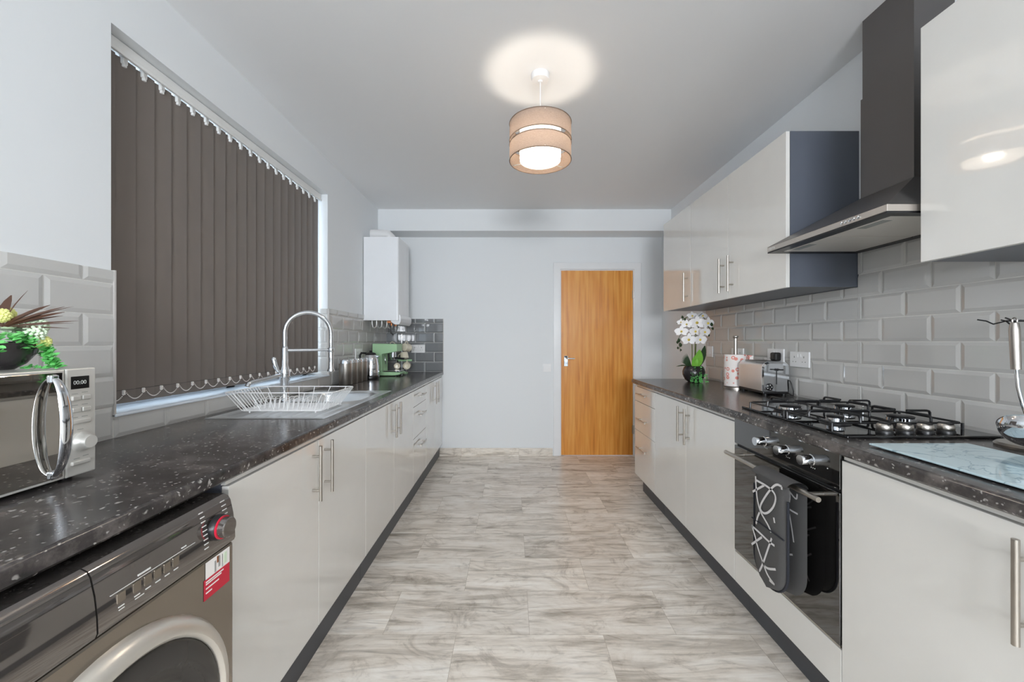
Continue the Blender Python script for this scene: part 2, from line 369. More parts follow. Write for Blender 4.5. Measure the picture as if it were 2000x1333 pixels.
def wloc(o):
    v = Vector((0, 0, 0))
    while o is not None: v += o.location; o = o.parent
    return v
def tag(o, label=None, cat=None, group=None, kind=None):
    if label: o['label'] = label
    if cat: o['category'] = cat
    if group: o['group'] = group
    if kind: o['kind'] = kind
    return o
def thing(name, label, cat, loc=(0, 0, 0), group=None, rotz=0.0):
    o = bpy.data.objects.new(name, None); o.empty_display_size = 0.05; COL.objects.link(o)
    o.location = loc; o.rotation_euler = (0, 0, rotz); return tag(o, label, cat, group)
def mk(name, mb, mats, parent=None, local=False, smooth_angle=None):
    if not isinstance(mats, (list, tuple)): mats = [mats]
    me = bpy.data.meshes.new(name)
    bmesh.ops.recalc_face_normals(mb.bm, faces=mb.bm.faces)
    for e in mb.bm.edges:
        if len(e.link_faces) == 2:
            a_, c_ = e.link_faces
            if (a_.smooth or c_.smooth) and (a_.smooth != c_.smooth or e.calc_face_angle(0) > math.radians(38)): e.smooth = False
    mb.bm.to_mesh(me); mb.bm.free()
    for m in mats: me.materials.append(M[m] if isinstance(m, str) else m)
    o = bpy.data.objects.new(name, me); COL.objects.link(o)
    if parent is not None:
        o.parent = parent
        if not local:
            d = wloc(parent); me.transform(Matrix.Translation(-d))
    else:
        if not local:
            xs = [v.co for v in me.vertices]
            c = Vector(((min(v.x for v in xs)+max(v.x for v in xs))/2, (min(v.y for v in xs)+max(v.y for v in xs))/2, min(v.z for v in xs)))
            me.transform(Matrix.Translation(-c)); o.location = c
    return o
def copy_tree(o, parent=None, loc=None):
    c = o.copy(); COL.objects.link(c); c.parent = parent
    if loc is not None: c.location = loc
    for ch in list(o.children): copy_tree(ch, c)
    return c
def text_mesh(s, size, name, parent, m, origin, right, up, depth=0.0006):
    cu = bpy.data.curves.new(name, 'FONT'); cu.body = s; cu.size = size; cu.extrude = depth/2; cu.align_x = 'LEFT'
    to = bpy.data.objects.new(name, cu); COL.objects.link(to); bpy.context.view_layer.update()
    me = bpy.data.meshes.new_from_object(to); bpy.data.objects.remove(to); bpy.data.curves.remove(cu)
    R = Vector(right).normalized(); U = Vector(up).normalized(); N = R.cross(U)
    mt = Matrix(((R.x, U.x, N.x, origin[0]), (R.y, U.y, N.y, origin[1]), (R.z, U.z, N.z, origin[2]), (0, 0, 0, 1)))
    me.transform(mt); d = wloc(parent); me.transform(Matrix.Translation(-d))
    me.materials.clear(); me.materials.append(M[m])
    o = bpy.data.objects.new(name, me); COL.objects.link(o); o.parent = parent; return o
def arc(c, r, a0, a1, n, u=(1, 0, 0), v=(0, 0, 1)):
    c = Vector(c); u = Vector(u); v = Vector(v)
    return [c+u*r*math.cos(a0+(a1-a0)*i/n)+v*r*math.sin(a0+(a1-a0)*i/n) for i in range(n+1)]

# ================================================================ THE ROOM
XL, XR = -1.352, 1.607            # side walls
YB, YR = 4.254, -3.2              # far wall, wall behind the camera
H = 2.561
WY0, WY1, WZ0, WZ1 = 1.338, 2.911, 0.972, 2.305   # sink window
DX0, DX1, DH = 0.525, 1.300, 1.990  # door opening
def struct(name, mb, mats, parent=None):
    o = mk(name, mb, mats, parent)
    if parent is None: o['kind'] = 'structure'
    return o
b = MB(); b.box(XL-0.3, XR+0.15, YR-0.15, YB+0.15, -0.1, 0); struct('floor', b, 'floor')
b = MB(); b.box(XL-0.3, XR+0.15, YR-0.15, YB+0.15, H, H+0.1); struct('ceiling', b, 'ceiling')
b = MB()
b.box(XL-0.28, XL, YR-0.15, WY0, 0, H); b.box(XL-0.28, XL, WY1, YB+0.15, 0, H)
b.box(XL-0.28, XL, WY0, WY1, 0, WZ0); b.box(XL-0.28, XL, WY0, WY1, WZ1, H)
struct('wall_left', b, 'wall')
b = MB(); b.box(XR, XR+0.15, YR-0.15, YB+0.15, 0, H); struct('wall_right', b, 'wall')
b = MB(); b.box(XL, DX0-0.03, YB, YB+0.15, 0, H); b.box(DX1+0.03, XR, YB, YB+0.15, 0, H); b.box(DX0-0.03, DX1+0.03, YB, YB+0.15, DH+0.03, H)
struct('wall_back', b, 'wall')
b = MB(); RX0, RX1, RZ = -0.75, 1.05, 2.25
b.box(XL, RX0, YR-0.15, YR, 0, H); b.box(RX1, XR, YR-0.15, YR, 0, H); b.box(RX0, RX1, YR-0.15, YR, RZ, H)
struct('wall_rear', b, 'wall')
# unseen glazed doors, added behind the camera to bring in daylight
b = MB()
for x0, x1 in ((RX0, 0.15), (0.15, RX1)):
    for a, c, d, e in ((x0, x0+0.07, 0, RZ), (x1-0.07, x1, 0, RZ), (x0+0.07, x1-0.07, 0, 0.12), (x0+0.07, x1-0.07, RZ-0.09, RZ)):
        b.box(a, c, YR-0.10, YR-0.04, d, e, 0.004)
wd = struct('added_door', b, 'upvc')
b = MB(); b.box(RX0+0.07, 0.08, YR-0.075, YR-0.065, 0.12, RZ-0.09); b.box(0.22, RX1-0.07, YR-0.075, YR-0.065, 0.12, RZ-0.09); struct('pane', b, 'glass', wd)
# boxed-in beam over the far wall
b = MB(); b.box(XL, XR, 4.005, YB, 2.343, H); struct('trim_1', b, 'wall')
# far baseboard in floor vinyl
b = MB(); b.box(-0.775, DX0-0.09, YB-0.012, YB, 0, 0.083); struct('baseboard_back', b, 'floor')

# door
b = MB()
b.box(DX0-0.03, DX0, YB-0.002, YB+0.13, 0, DH+0.03); b.box(DX1, DX1+0.03, YB-0.002, YB+0.13, 0, DH+0.03); b.box(DX0, DX1, YB-0.002, YB+0.13, DH, DH+0.03)
for x0, x1 in ((DX0-0.082, DX0-0.006), (DX1+0.006, DX1+0.082)): b.box(x0, x1, YB-0.016, YB, 0, DH+0.078, 0.004)
b.box(DX0-0.082, DX1+0.082, YB-0.0162, YB, DH+0.006, DH+0.078, 0.004)
struct('trim_2', b, 'white_gloss')
b = MB(); b.box(DX0+0.004, DX1-0.004, YB+0.004, YB+0.044, 0.006, DH-0.004, 0.0015); dr = struct('door_1', b, 'oak')
b = MB(); b.box(0.556, 0.600, YB-0.004, YB+0.004, 0.958, 1.072, 0.006)
b.tube([(0.578, YB-0.002, 1.045), (0.578, YB-0.045, 1.045), (0.585, YB-0.052, 1.045), (0.60, YB-0.054, 1.045), (0.665, YB-0.050, 1.043)], 0.008, 12)
b.mi = 1; b.box(0.564, 0.592, YB-0.007, YB-0.003, 1.052, 1.068, 0.002)
h_ = struct('door_handle', b, ['chrome', 'black'], dr); h_['label'] = 'chrome lever handle with latch plate'
b = MB()
for z in (1.73, 0.28): b.cyl((DX1+0.002, YB-0.006, z-0.045), (DX1+0.002, YB-0.006, z+0.045), 0.008, 10); b.box(DX1-0.012, DX1+0.014, YB-0.003, YB+0.003, z-0.045, z+0.045)
hg = struct('hinge', b, 'steel', dr)

# sink window: frame, pane, sill
b = MB(); fx0, fx1 = XL-0.215, XL-0.155
b.box(fx0, fx1, WY0, WY0+0.06, WZ0, WZ1, 0.004); b.box(fx0, fx1, WY1-0.06, WY1, WZ0, WZ1, 0.004)
b.box(fx0, fx1, WY0, WY1, WZ0, WZ0+0.06, 0.004); b.box(fx0, fx1, WY0, WY1, WZ1-0.06, WZ1, 0.004); b.box(fx0, fx1, 2.09, 2.16, WZ0, WZ1, 0.004)
w1 = struct('window_1', b, 'upvc')
b = MB(); b.box(fx0+0.025, fx0+0.03, WY0+0.06, 2.09, WZ0+0.06, WZ1-0.06); b.box(fx0+0.025, fx0+0.03, 2.16, WY1-0.06, WZ0+0.06, WZ1-0.06); struct('pane', b, 'glass', w1)
b = MB(); b.box(fx1, XL+0.016, WY0, WY1, WZ0, WZ0+0.010, 0.003); struct('window_sill', b, 'upvc', w1)

# bevelled metro tiles as real geometry
def tiles(b, O, U, V, N, u0, u1, v0, v1, anchor_even, anchor_odd, pitch, vbase, skip=None, ul=0.2015, gr=0.0030, bev=0.0125, th=0.0058, base=0.004):
    O, U, V, N = Vector(O), Vector(U), Vector(V), Vector(N)
    P = lambda u, v, n: O+U*u+V*v+N*n
    b.mi = 1
    b.poly([P(u0, v0, base+0.0012), P(u1, v0, base+0.0012), P(u1, v1, base+0.0012), P(u0, v1, base+0.0012)])
    for (a, c) in (((u0, v0), (u1, v0)), ((u1, v0), (u1, v1)), ((u1, v1), (u0, v1)), ((u0, v1), (u0, v0))):
        b.poly([P(a[0], a[1], 0), P(c[0], c[1], 0), P(c[0], c[1], base+0.0012), P(a[0], a[1], base+0.0012)])
    b.mi = 0
    r0 = int(math.floor((v0-vbase)/pitch+1e-4))
    r = r0
    while vbase+r*pitch < v1-0.004:
        va, vb = vbase+r*pitch+gr/2, vbase+(r+1)*pitch-gr/2
        an = anchor_even if r % 2 == 0 else anchor_odd
        k = int(math.floor((u0-an)/ul))
        while an+k*ul < u1-0.004:
            ua, ub = an+k*ul+gr/2, an+(k+1)*ul-gr/2
            xa, xb, ya, yb = max(ua, u0+0.0005), min(ub, u1-0.0005), max(va, v0+0.0005), min(vb, v1-0.0005)
            k += 1
            if xb-xa < 0.005 or yb-ya < 0.005: continue
            il = min(bev, max(0.0, (ua+bev)-xa)); ir = min(bev, max(0.0, xb-(ub-bev)))
            ib = min(bev, max(0.0, (va+bev)-ya)); it = min(bev, max(0.0, yb-(vb-bev)))
            if il+ir > (xb-xa)-0.001 or ib+it > (yb-ya)-0.001: il = ir = ib = it = 0
            def hh(i): return base+0.003+(th-0.003)*(1-i/bev)
            o = [(xa, ya), (xb, ya), (xb, yb), (xa, yb)]; i_ = [(xa+il, ya+ib), (xb-ir, ya+ib), (xb-ir, yb-it), (xa+il, yb-it)]
            lo = base+0.0022; hi = base+th
            ov = [b.bm.verts.new(P(*q, lo)) for q in o]; iv = [b.bm.verts.new(P(*q, hi)) for q in i_]
            f = b.bm.faces.new(iv); f.material_index = 0
            for j in range(4): f = b.bm.faces.new((ov[j], ov[(j+1) % 4], iv[(j+1) % 4], iv[j])); f.material_index = 0
        r += 1
WTL, WTR = 0.902, 0.919
# left wall tiles
b = MB(); Ol = (XL, 0, 0); a = dict(anchor_even=1.3405, anchor_odd=1.243, pitch=0.1040, vbase=WTL)
tiles(b, Ol, (0, 1, 0), (0, 0, 1), (1, 0, 0), -1.3, WY0, WTL, 1.467, **a)
tiles(b, Ol, (0, 1, 0), (0, 0, 1), (1, 0, 0), WY0, WY1, WTL, WZ0, **a)
tiles(b, Ol, (0, 1, 0), (0, 0, 1), (1, 0, 0), WY1, YB, WTL, 1.467, **a)
# tiled far reveal of the window
tiles(b, (XL, WY1, 0), (-1, 0, 0), (0, 0, 1), (0, -1, 0), 0, 0.15, WZ0+0.01, 1.467, anchor_even=0.0, anchor_odd=0.1, pitch=0.1040, vbase=WTL)
b.mi = 2
b.box(XL, XL+0.012, WY0, WY0+0.006, WZ0, 1.469); b.box(XL, XL+0.012, WY1-0.006, WY1, WZ0+0.008, 1.469); b.box(XL, XL+0.0115, WY0, WY1, WZ0-0.006, WZ0)
struct('trim_3', b, ['tile', 'grout', 'tile_trim'])
# far wall tiles
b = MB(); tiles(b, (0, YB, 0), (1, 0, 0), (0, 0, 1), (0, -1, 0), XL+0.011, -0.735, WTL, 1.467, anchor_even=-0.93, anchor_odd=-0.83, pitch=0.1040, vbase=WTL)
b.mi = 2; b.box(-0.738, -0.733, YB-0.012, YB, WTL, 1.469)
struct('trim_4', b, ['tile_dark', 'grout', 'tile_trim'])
# right wall tiles
b = MB(); a = dict(anchor_even=1.616, anchor_odd=1.515, pitch=0.1028, vbase=WTR)
tiles(b, (XR, 0, 0), (0, 1, 0), (0, 0, 1), (-1, 0, 0), -1.3, 1.235, WTR, 1.475, **a)
tiles(b, (XR, 0, 0), (0, 1, 0), (0, 0, 1), (-1, 0, 0), 1.235, 1.833, WTR, 1.75, **a)
tiles(b, (XR, 0, 0), (0, 1, 0), (0, 0, 1), (-1, 0, 0), 1.833, 3.27, WTR, 1.479, **a)
struct('trim_5', b, ['tile', 'grout', 'tile_trim'])

# ================================================================ KITCHEN UNITS
def bar_handle(b, p, along, out, L=0.206, r=0.0062, so=0.031, sp=0.128):
    """bar at p (centre of bar) along 'along'; out = unit vector from the door to the room"""
    p = Vector(p); A = Vector(along); O_ = Vector(out)
    b.cyl(p-A*L/2, p+A*L/2, r, 14)
    for s in (-1, 1): b.cyl(p+A*s*sp/2-O_*so, p+A*s*sp/2, r*0.72, 10)
def base_unit(name, label, cat, side, y0, y1, z0, z1, ztop, doors=(), drawers=(), extra_front=None):
    """side -1: left run (faces +X), side 1: right run (faces -X)"""
    out = Vector((-side, 0, 0)); xf = -0.748 if side < 0 else 1.008
    xw = XL if side < 0 else XR; xb = xf+side*0.0195; xback = xw-side*0.012 if side < 0 else xw-side*0.012
    t = thing(name, label, cat, ((xf+xw)/2, (y0+y1)/2, 0))
    b = MB(); g = 0.018
    b.box(xb, xback, y0+0.0005, y0+g, z0, ztop); b.box(xb, xback, y1-g, y1-0.0005, z0, ztop)
    b.box(xb, xback, y0+g, y1-g, z0, z0+g); b.box(xback-side*0.008, xback, y0+g, y1-g, z0+g, ztop)
    b.mi = 1; b.box(xf+side*0.008, xb, y0+0.0005, y1-0.0005, z1+0.002, ztop-0.0005)
    b.box(xb, xb+side*0.05, y0+g, y1-g, ztop-0.03, ztop-0.001)
    mk('carcass', b, ['anthracite', 'door_gloss'], t)
    k = xf+side*0.045 if side < 0 else xf+side*0.067
    if side < 0: k = -0.775
    b = MB(); b.box(k, k+side*0.016, y0+0.0005, y1-0.0005, 0.001, z0-0.001); mk('plinth', b, 'plinth', t)
    for (a, c, hy, hz) in doors:
        b = MB(); b.box(xf, xb-side*0.001, a+0.0015, c-0.0015, z0+0.001, z1-0.001, 0.0012); d = mk('door', b, 'door_gloss', t)
        if hy is not None:
            b = MB(); bar_handle(b, (xf-side*0.031, hy, hz), (0, 0, 1), out); mk('handle', b, 'steel', d)
    for (za, zc, hz) in drawers:
        b = MB(); b.box(xf, xb-side*0.001, y0+0.0015, y1-0.0015, za+0.0015, zc-0.0015, 0.0012); d = mk('drawer_front', b, 'door_gloss', t)
        b = MB(); bar_handle(b, (xf-side*0.031, (y0+y1)/2, hz), (0, 1, 0), out); mk('handle', b, 'steel', d)
    return t
ZL0, ZL1, ZLT = 0.127, 0.847, 0.864
HZL = 0.733
base_unit('base_cabinet', 'cream gloss double-door base cabinet under the sink, beside the washing machine', 'cabinet', -1, 1.046, 2.027, ZL0, ZL1, ZLT,
          doors=((1.046, 1.535, 1.487, HZL), (1.535, 2.027, 1.583, HZL)))
base_unit('base_cabinet', 'cream gloss double-door base cabinet between the sink cabinet and the drawers on the left', 'cabinet', -1, 2.028, 3.003, ZL0, ZL1, ZLT,
          doors=((2.028, 2.515, 2.468, HZL), (2.515, 3.003, 2.562, HZL)))
base_unit('drawer_unit', 'cream gloss three-drawer unit in the left run beneath the kettle', 'drawers', -1, 3.004, 3.45, ZL0, ZL1, ZLT,
          drawers=((ZL0, 0.48, 0.405), (0.48, 0.723, 0.645), (0.723, ZL1, 0.795)))
base_unit('base_cabinet', 'cream gloss narrow double-door cabinet at the far left against the back wall', 'cabinet', -1, 3.451, 4.24, ZL0, ZL1, ZLT,
          doors=((3.451, 3.845, 3.79, HZL), (3.845, 4.24, 3.90, HZL)))
base_unit('base_cabinet', 'cream gloss cabinet on the left nearer than the washing machine', 'cabinet', -1, -0.65, 0.36, ZL0, ZL1, ZLT,
          doors=((-0.65, -0.145, -0.19, HZL), (-0.145, 0.36, -0.10, HZL)))
ZR0, ZR1, ZRT = 0.146, 0.865, 0.884; HZR = 0.742
base_unit('drawer_unit', 'cream gloss three-drawer unit at the far end of the right run by the door', 'drawers', 1, 2.80, 3.255, ZR0, ZR1, ZRT,
          drawers=((ZR0, 0.514, 0.395), (0.514, 0.748, 0.62), (0.748, ZR1, 0.815)))
base_unit('base_cabinet', 'pale gloss double-door base cabinet beside the oven, below the toaster', 'cabinet', 1, 1.796, 2.799, ZR0, ZR1, ZRT,
          doors=((1.796, 2.298, 2.253, HZR), (2.298, 2.799, 2.343, HZR)))
base_unit('base_cabinet', 'large pale gloss base cabinet in the right foreground beneath the glass board', 'cabinet', 1, 0.214, 1.214, ZR0, ZR1, ZRT,
          doors=((0.714, 1.214, 0.77, HZR), (0.214, 0.714, 0.66, HZR)))
base_unit('base_cabinet', 'cream gloss cabinet at the very near end of the right run', 'cabinet', 1, -0.80, 0.213, ZR0, ZR1, ZRT,
          doors=((-0.80, -0.29, -0.335, HZR), (-0.29, 0.213, -0.245, HZR)))

# oven housing fascia board + oven
def wall_unit(name, label, y0, y1, z0, z1, doors):
    xf, xb = 1.27, 1.2885; t = thing(name, label, 'cabinet', (1.44, (y0+y1)/2, z0))
    b = MB(); b.box(xb, XR, y0, y0+0.018, z0, z1); b.box(xb, XR, y1-0.018, y1, z0, z1); b.box(xb, XR-0.0001, y0+0.018, y1-0.018, z0, z0+0.018); b.box(xb, XR, y0+0.018, y1-0.018, z1-0.018, z1)
    b.box(XR-0.010, XR, y0+0.018, y1-0.018, z0+0.018, z1-0.018)
    mk('carcass', b, 'anthracite', t)
    for (a, c, hy) in doors:
        b = MB(); b.box(xf, xb-0.001, a+0.0015, c-0.0015, z0-0.002, z1, 0.0012); d = mk('door', b, 'door_gloss', t)
        if hy is not None:
            b = MB(); bar_handle(b, (xf-0.031, hy, z0+0.138), (0, 0, 1), (-1, 0, 0)); mk('handle', b, 'steel', d)
    return t
wall_unit('wall_cabinet', 'cream gloss double-door wall cabinet beside the black extractor hood', 1.837, 2.82, 1.481, 2.203, ((1.837, 2.33, 2.28), (2.33, 2.82, 2.378)))
wall_unit('wall_cabinet', 'cream gloss single-door wall cabinet at the far end near the orange door', 2.821, 3.325, 1.481, 2.203, ((2.821, 3.325, 2.867),))
wall_unit('wall_cabinet', 'large glossy wall cabinet in the right foreground mirroring the pendant lamp', 0.235, 1.235, 1.477, 2.203, ((0.735, 1.235, 0.78), (0.235, 0.735, 0.69)))

# worktops
def worktop(name, label, x_front, x_back, y0, y1, z0, z1, hole=None):
    b = MB(); s = 1 if x_back > x_front else -1
    def slab(xa, xb_, ya, yb):
        b.box(xa, xb_, ya, yb, z0, z1)
    # rounded front nose
    r = 0.010; n = 6; prof = []
    for i in range(n+1): a = PI/2*i/n; prof.append((x_front+s*(r-r*math.sin(a)), z1-r+r*math.cos(a)))
    prof += [(x_front, z0+0.006), (x_front+s*0.006, z0), (x_front+s*0.05, z0), (x_front+s*0.05, z1)]
    prof = prof[::1]
    A = [(p[0], y0, p[1]) for p in prof]; B_ = [(p[0], y1, p[1]) for p in prof]
    va = [b.bm.verts.new(p) for p in A]; vb = [b.bm.verts.new(p) for p in B_]
    b.bm.faces.new(va); b.bm.faces.new(vb[::-1])
    for i in range(len(prof)-1):
        f = b.bm.faces.new((va[i], va[i+1], vb[i+1], vb[i])); f.smooth = i < n
    f = b.bm.faces.new((va[-1], va[0], vb[0], vb[-1]))
    xs = x_front+s*0.05
    if hole:
        hx0, hx1, hy0, hy1 = hole
        slab(xs, x_back, y0, hy0); slab(xs, x_back, hy1, y1)
        lo, hi = sorted((xs, x_back))
        if hx1 < hi: slab(hx1, hi, hy0, hy1)
        if hx0 > lo: slab(lo, hx0, hy0, hy1)
    else: slab(xs, x_back, y0, y1)
    return tag(mk(name, b, 'worktop'), label, 'worktop')
worktop('worktop', 'long speckled charcoal laminate worktop along the left wall, holding the sink', -0.735, XL+0.001, -1.3, YB-0.0005, 0.866, WTL, hole=(-1.275, -0.805, 1.69, 2.58))
worktop('worktop', 'speckled charcoal laminate worktop along the right wall, holding the gas hob', 0.985, XR-0.001, -1.3, 3.267, 0.885, WTR)

# ================================================================ WASHING MACHINE
def lathe_x(b, prof, c, sides=64): b.lathe(prof, c, (1, 0, 0), sides)
wm = thing('washing_machine', 'dark graphite front-loading washing machine under the left worktop', 'washing machine', (-0.98, 0.70, 0))
yA, yB_ = 0.402, 0.998; xF = -0.700
b = MB(); b.box(-1.30, xF, yA, yB_, 0.012, 0.728, 0.006); b.box(-1.30, xF-0.045, yA+0.001, yB_-0.001, 0.728, 0.846, 0.006)
for x in (-1.26, -0.76):
    for y in (yA+0.05, yB_-0.05): b.cyl((x, y, 0.0), (x, y, 0.02), 0.018, 12)
mk('body', b, 'graphite', wm)
# fascia: gently curved profile
prof = [(xF-0.10, 0.731), (xF+0.001, 0.731), (xF+0.004, 0.738), (xF+0.003, 0.765), (xF-0.001, 0.80), (xF-0.008, 0.832), (xF-0.014, 0.842), (xF-0.024, 0.847), (xF-0.10, 0.848)]
def fprof(z):
    pts = prof[2:7]
    for (xa, za), (xb2, zb) in zip(pts[:-1], pts[1:]):
        if za <= z <= zb: return xa+(xb2-xa)*(z-za)/(zb-za)
    return pts[-1][0] if z > 0.8 else pts[0][0]
def fascia(y0, y1, name):
    b = MB(); va = [b.bm.verts.new((p[0], y0, p[1])) for p in prof]; vb = [b.bm.verts.new((p[0], y1, p[1])) for p in prof]
    b.bm.faces.new(va); b.bm.faces.new(vb[::-1])
    for i in range(len(prof)): 
        j = (i+1) % len(prof); f = b.bm.faces.new((va[i], va[j], vb[j], vb[i])); f.smooth = 1 <= i <= 6
    return mk(name, b, 'fascia', wm)
fascia(yA, 0.665, 'detergent_drawer'); fp = fascia(0.668, yB_, 'control_panel')
b = MB()
for y in (0.708, 0.738, 0.760, 0.781, 0.802, 0.823):
    for zz in (0.764,):
        b = MB(); x = fprof(zz+0.008)+0.0016; b.box(x-0.004, x, y-0.008, y+0.008, zz, zz+0.018, 0.001); mk('button', b, 'graphite', fp)
b = MB()
for y in (0.708, 0.738, 0.760, 0.781, 0.802, 0.823):
    x = fprof(0.757)+0.0006; b.box(x-0.001, x, y-0.006, y+0.005, 0.7565, 0.7585)
for y, w in ((0.708, 0.010), (0.742, 0.018)):
    x = fprof(0.753)+0.0006; b.box(x-0.001, x, y-w/2, y+w/2, 0.7515, 0.753)
b.box(fprof(0.79)-0.001, fprof(0.79)+0.001, 0.742, 0.768, 0.7895, 0.7925); b.box(fprof(0.79)-0.001, fprof(0.79)+0.001, 0.840, 0.852, 0.7895, 0.792)
b.box(fprof(0.7855)-0.001, fprof(0.7855)+0.001, 0.69, 0.875, 0.785, 0.786)
for k in range(9):
    z = 0.756+k*0.010; x = fprof(z)+0.0008
    for y0, w in ((0.905, 0.012), (0.972, 0.014)):
        b.box(x-0.001, x, y0-w/2, y0+w/2, z, z+0.0022)
mk('legend_print', b, 'print', fp)
b = MB(); zc = 0.789; kx = fprof(zc)
lathe_x(b, [(0.029, 0), (0.029, 0.010), (0.026, 0.014)], (kx, 0.940, zc), 40); b.mi = 1
lathe_x(b, [(0.0262, 0.013), (0.0262, 0.017), (0.0235, 0.0175)], (kx, 0.940, zc), 40); b.mi = 2
lathe_x(b, [(0.0235, 0.017), (0.023, 0.030), (0.021, 0.032), (0.0, 0.032)], (kx, 0.940, zc), 40)
k_ = mk('programme_dial', b, ['black', 'red', 'fascia'], fp); k_['label'] = 'round programme dial with a red ring'
# energy / promo sticker
b = MB(); b.poly([(xF+0.0008, 0.900, 0.637), (xF+0.0008, 0.982, 0.637), (xF+0.0008, 0.982, 0.684), (xF+0.0008, 0.900, 0.684)])
b.mi = 1; b.poly([(xF+0.001, 0.905, 0.684), (xF+0.001, 0.982, 0.684), (xF+0.001, 0.982, 0.722), (xF+0.001, 0.905, 0.722)])
b.mi = 2
for (y0, y1, z0, z1) in ((0.932, 0.937, 0.686, 0.712), (0.944, 0.950, 0.692, 0.718), (0.956, 0.959, 0.686, 0.716)): b.box(xF+0.001, xF+0.0016, y0, y1, z0, z1)
b.mi = 3; b.box(xF+0.001, xF+0.0016, 0.940, 0.945, 0.704, 0.719); b.mi = 4
b.box(xF+0.001, xF+0.0016, 0.962, 0.972, 0.690, 0.716)
b.mi = 1
for z, w in ((0.676, 0.055), (0.671, 0.048), (0.661, 0.040), (0.651, 0.018)): b.box(xF+0.001, xF+0.0016, 0.906, 0.906+w, z, z+0.003)
s_ = mk('sticker', b, ['red', 'paper', 'pipe_grey', 'copper', 'succulent'], wm); s_['label'] = 'red and white promotional sticker'
M['red2'] = None
dc = (xF, 0.695, 0.428)
b = MB(); lathe_x(b, [(0.266, 0), (0.264, 0.010), (0.256, 0.022), (0.244, 0.030), (0.234, 0.031), (0.228, 0.026), (0.226, 0.020)], dc); wdoor = mk('door', b, 'ring', wm)
b = MB(); lathe_x(b, [(0.227, 0.018), (0.222, 0.024), (0.20, 0.028), (0.165, 0.027), (0.150, 0.020), (0.146, 0.010)], dc); mk('door_surround', b, 'darkdoor', wdoor)
b = MB(); lathe_x(b, [(0.147, 0.010), (0.135, 0.004), (0.12, 0.010), (0.08, 0.018), (0.0, 0.022)], dc); mk('door_glass', b, 'bowlglass', wdoor)

# ================================================================ MICROWAVE
mw = thing('microwave', 'silver microwave with mirrored door and curved chrome handle on the left worktop', 'microwave', (-1.18, 0.735, WTL))
mx, my0, my1, mz0, mz1 = -1.033, 0.485, 0.985, 0.912, 1.164
b = MB(); b.box(-1.335, mx-0.022, my0, my1, mz0, mz1, 0.004); mk('casing', b, 'silver_face', mw)
b = MB(); b.box(mx-0.022, mx, 0.919, my1, mz0-0.001, mz1+0.001, 0.003); cp = mk('control_panel', b, 'silver_face', mw)
b = MB(); b.box(mx-0.022, mx-0.001, my0, 0.917, mz0, mz1, 0.002)
md = mk('door', b, 'silver_face', mw)
b = MB(); b.box(mx-0.004, mx+0.0005, my0+0.006, 0.912, mz0+0.006, mz1-0.006, 0.001); mk('mirror_window', b, 'mwglass', md)
# bow handle standing proud of the mirrored door
b = MB(); rows = []; n = 30; zc = 1.036
for i in range(n+1):
    a = -PI/2+PI*i/n; k = math.cos(a); w_ = 0.0065+0.0065*k; t_h = 0.0045+0.0015*k; row = []
    cxm = mx+0.002+0.030*k; czm = zc+0.108*math.sin(a)
    for j in range(12):
        q = 2*PI*j/12; row.append((cxm+t_h*math.cos(q)*max(k, 0.2), 0.892+w_*math.sin(q), czm+t_h*math.cos(q)*math.sin(a)))
    rows.append(row)
b.grid(rows, True, False, True)
for z in (zc-0.108, zc+0.108): b.box(mx-0.001, mx+0.008, 0.884, 0.900, z-0.010, z+0.010, 0.004)
mk('handle', b, 'chrome', md)
b = MB(); b.box(mx-0.001, mx+0.0008, 0.929, 0.969, 1.116, 1.146, 0.0005); dp = mk('display', b, 'display', cp)
text_mesh('00:00', 0.0130, 'digits', dp, 'digits', (mx+0.0016, 0.9330, 1.1270), (0, 1, 0), (0, 0, 1), 0.0004)
for (y, y_, z, z_) in ((0.929, 0.9485, 1.0885, 1.1005), (0.951, 0.9705, 1.0885, 1.1005), (0.929, 0.9485, 1.0605, 1.0725), (0.951, 0.9705, 1.0605, 1.0725), (0.929, 0.9705, 1.0325, 1.0435), (0.929, 0.9705, 0.9355, 0.9455)):
    b = MB(); b.box(mx-0.002, mx+0.005, y, y_, z, z_, 0.0028, 3); mk('button', b, 'silver_face', cp)
b = MB()
for (y, z) in ((0.931, 1.104), (0.953, 1.106), (0.931, 1.077), (0.953, 1.077), (0.931, 1.048), (0.953, 1.048), (0.935, 0.950), (0.955, 0.953), (0.943, 1.018)): b.box(mx-0.001, mx+0.0004, y, y+0.013, z, z+0.0014)
mk('legend_print', b, 'lens', cp)
b = MB(); lathe_x(b, [(0.0225, 0), (0.0225, 0.006), (0.019, 0.010), (0.0165, 0.022), (0.0145, 0.026), (0, 0.026)], (mx, 0.950, 0.990), 36); mk('dial', b, 'silver_face', cp)
for x in (-1.30, -1.07):
    for y in (0.52, 0.95): b = MB(); b.cyl((x, y, WTL), (x, y, mz0+0.002), 0.012, 12); mk('foot', b, 'black', mw)

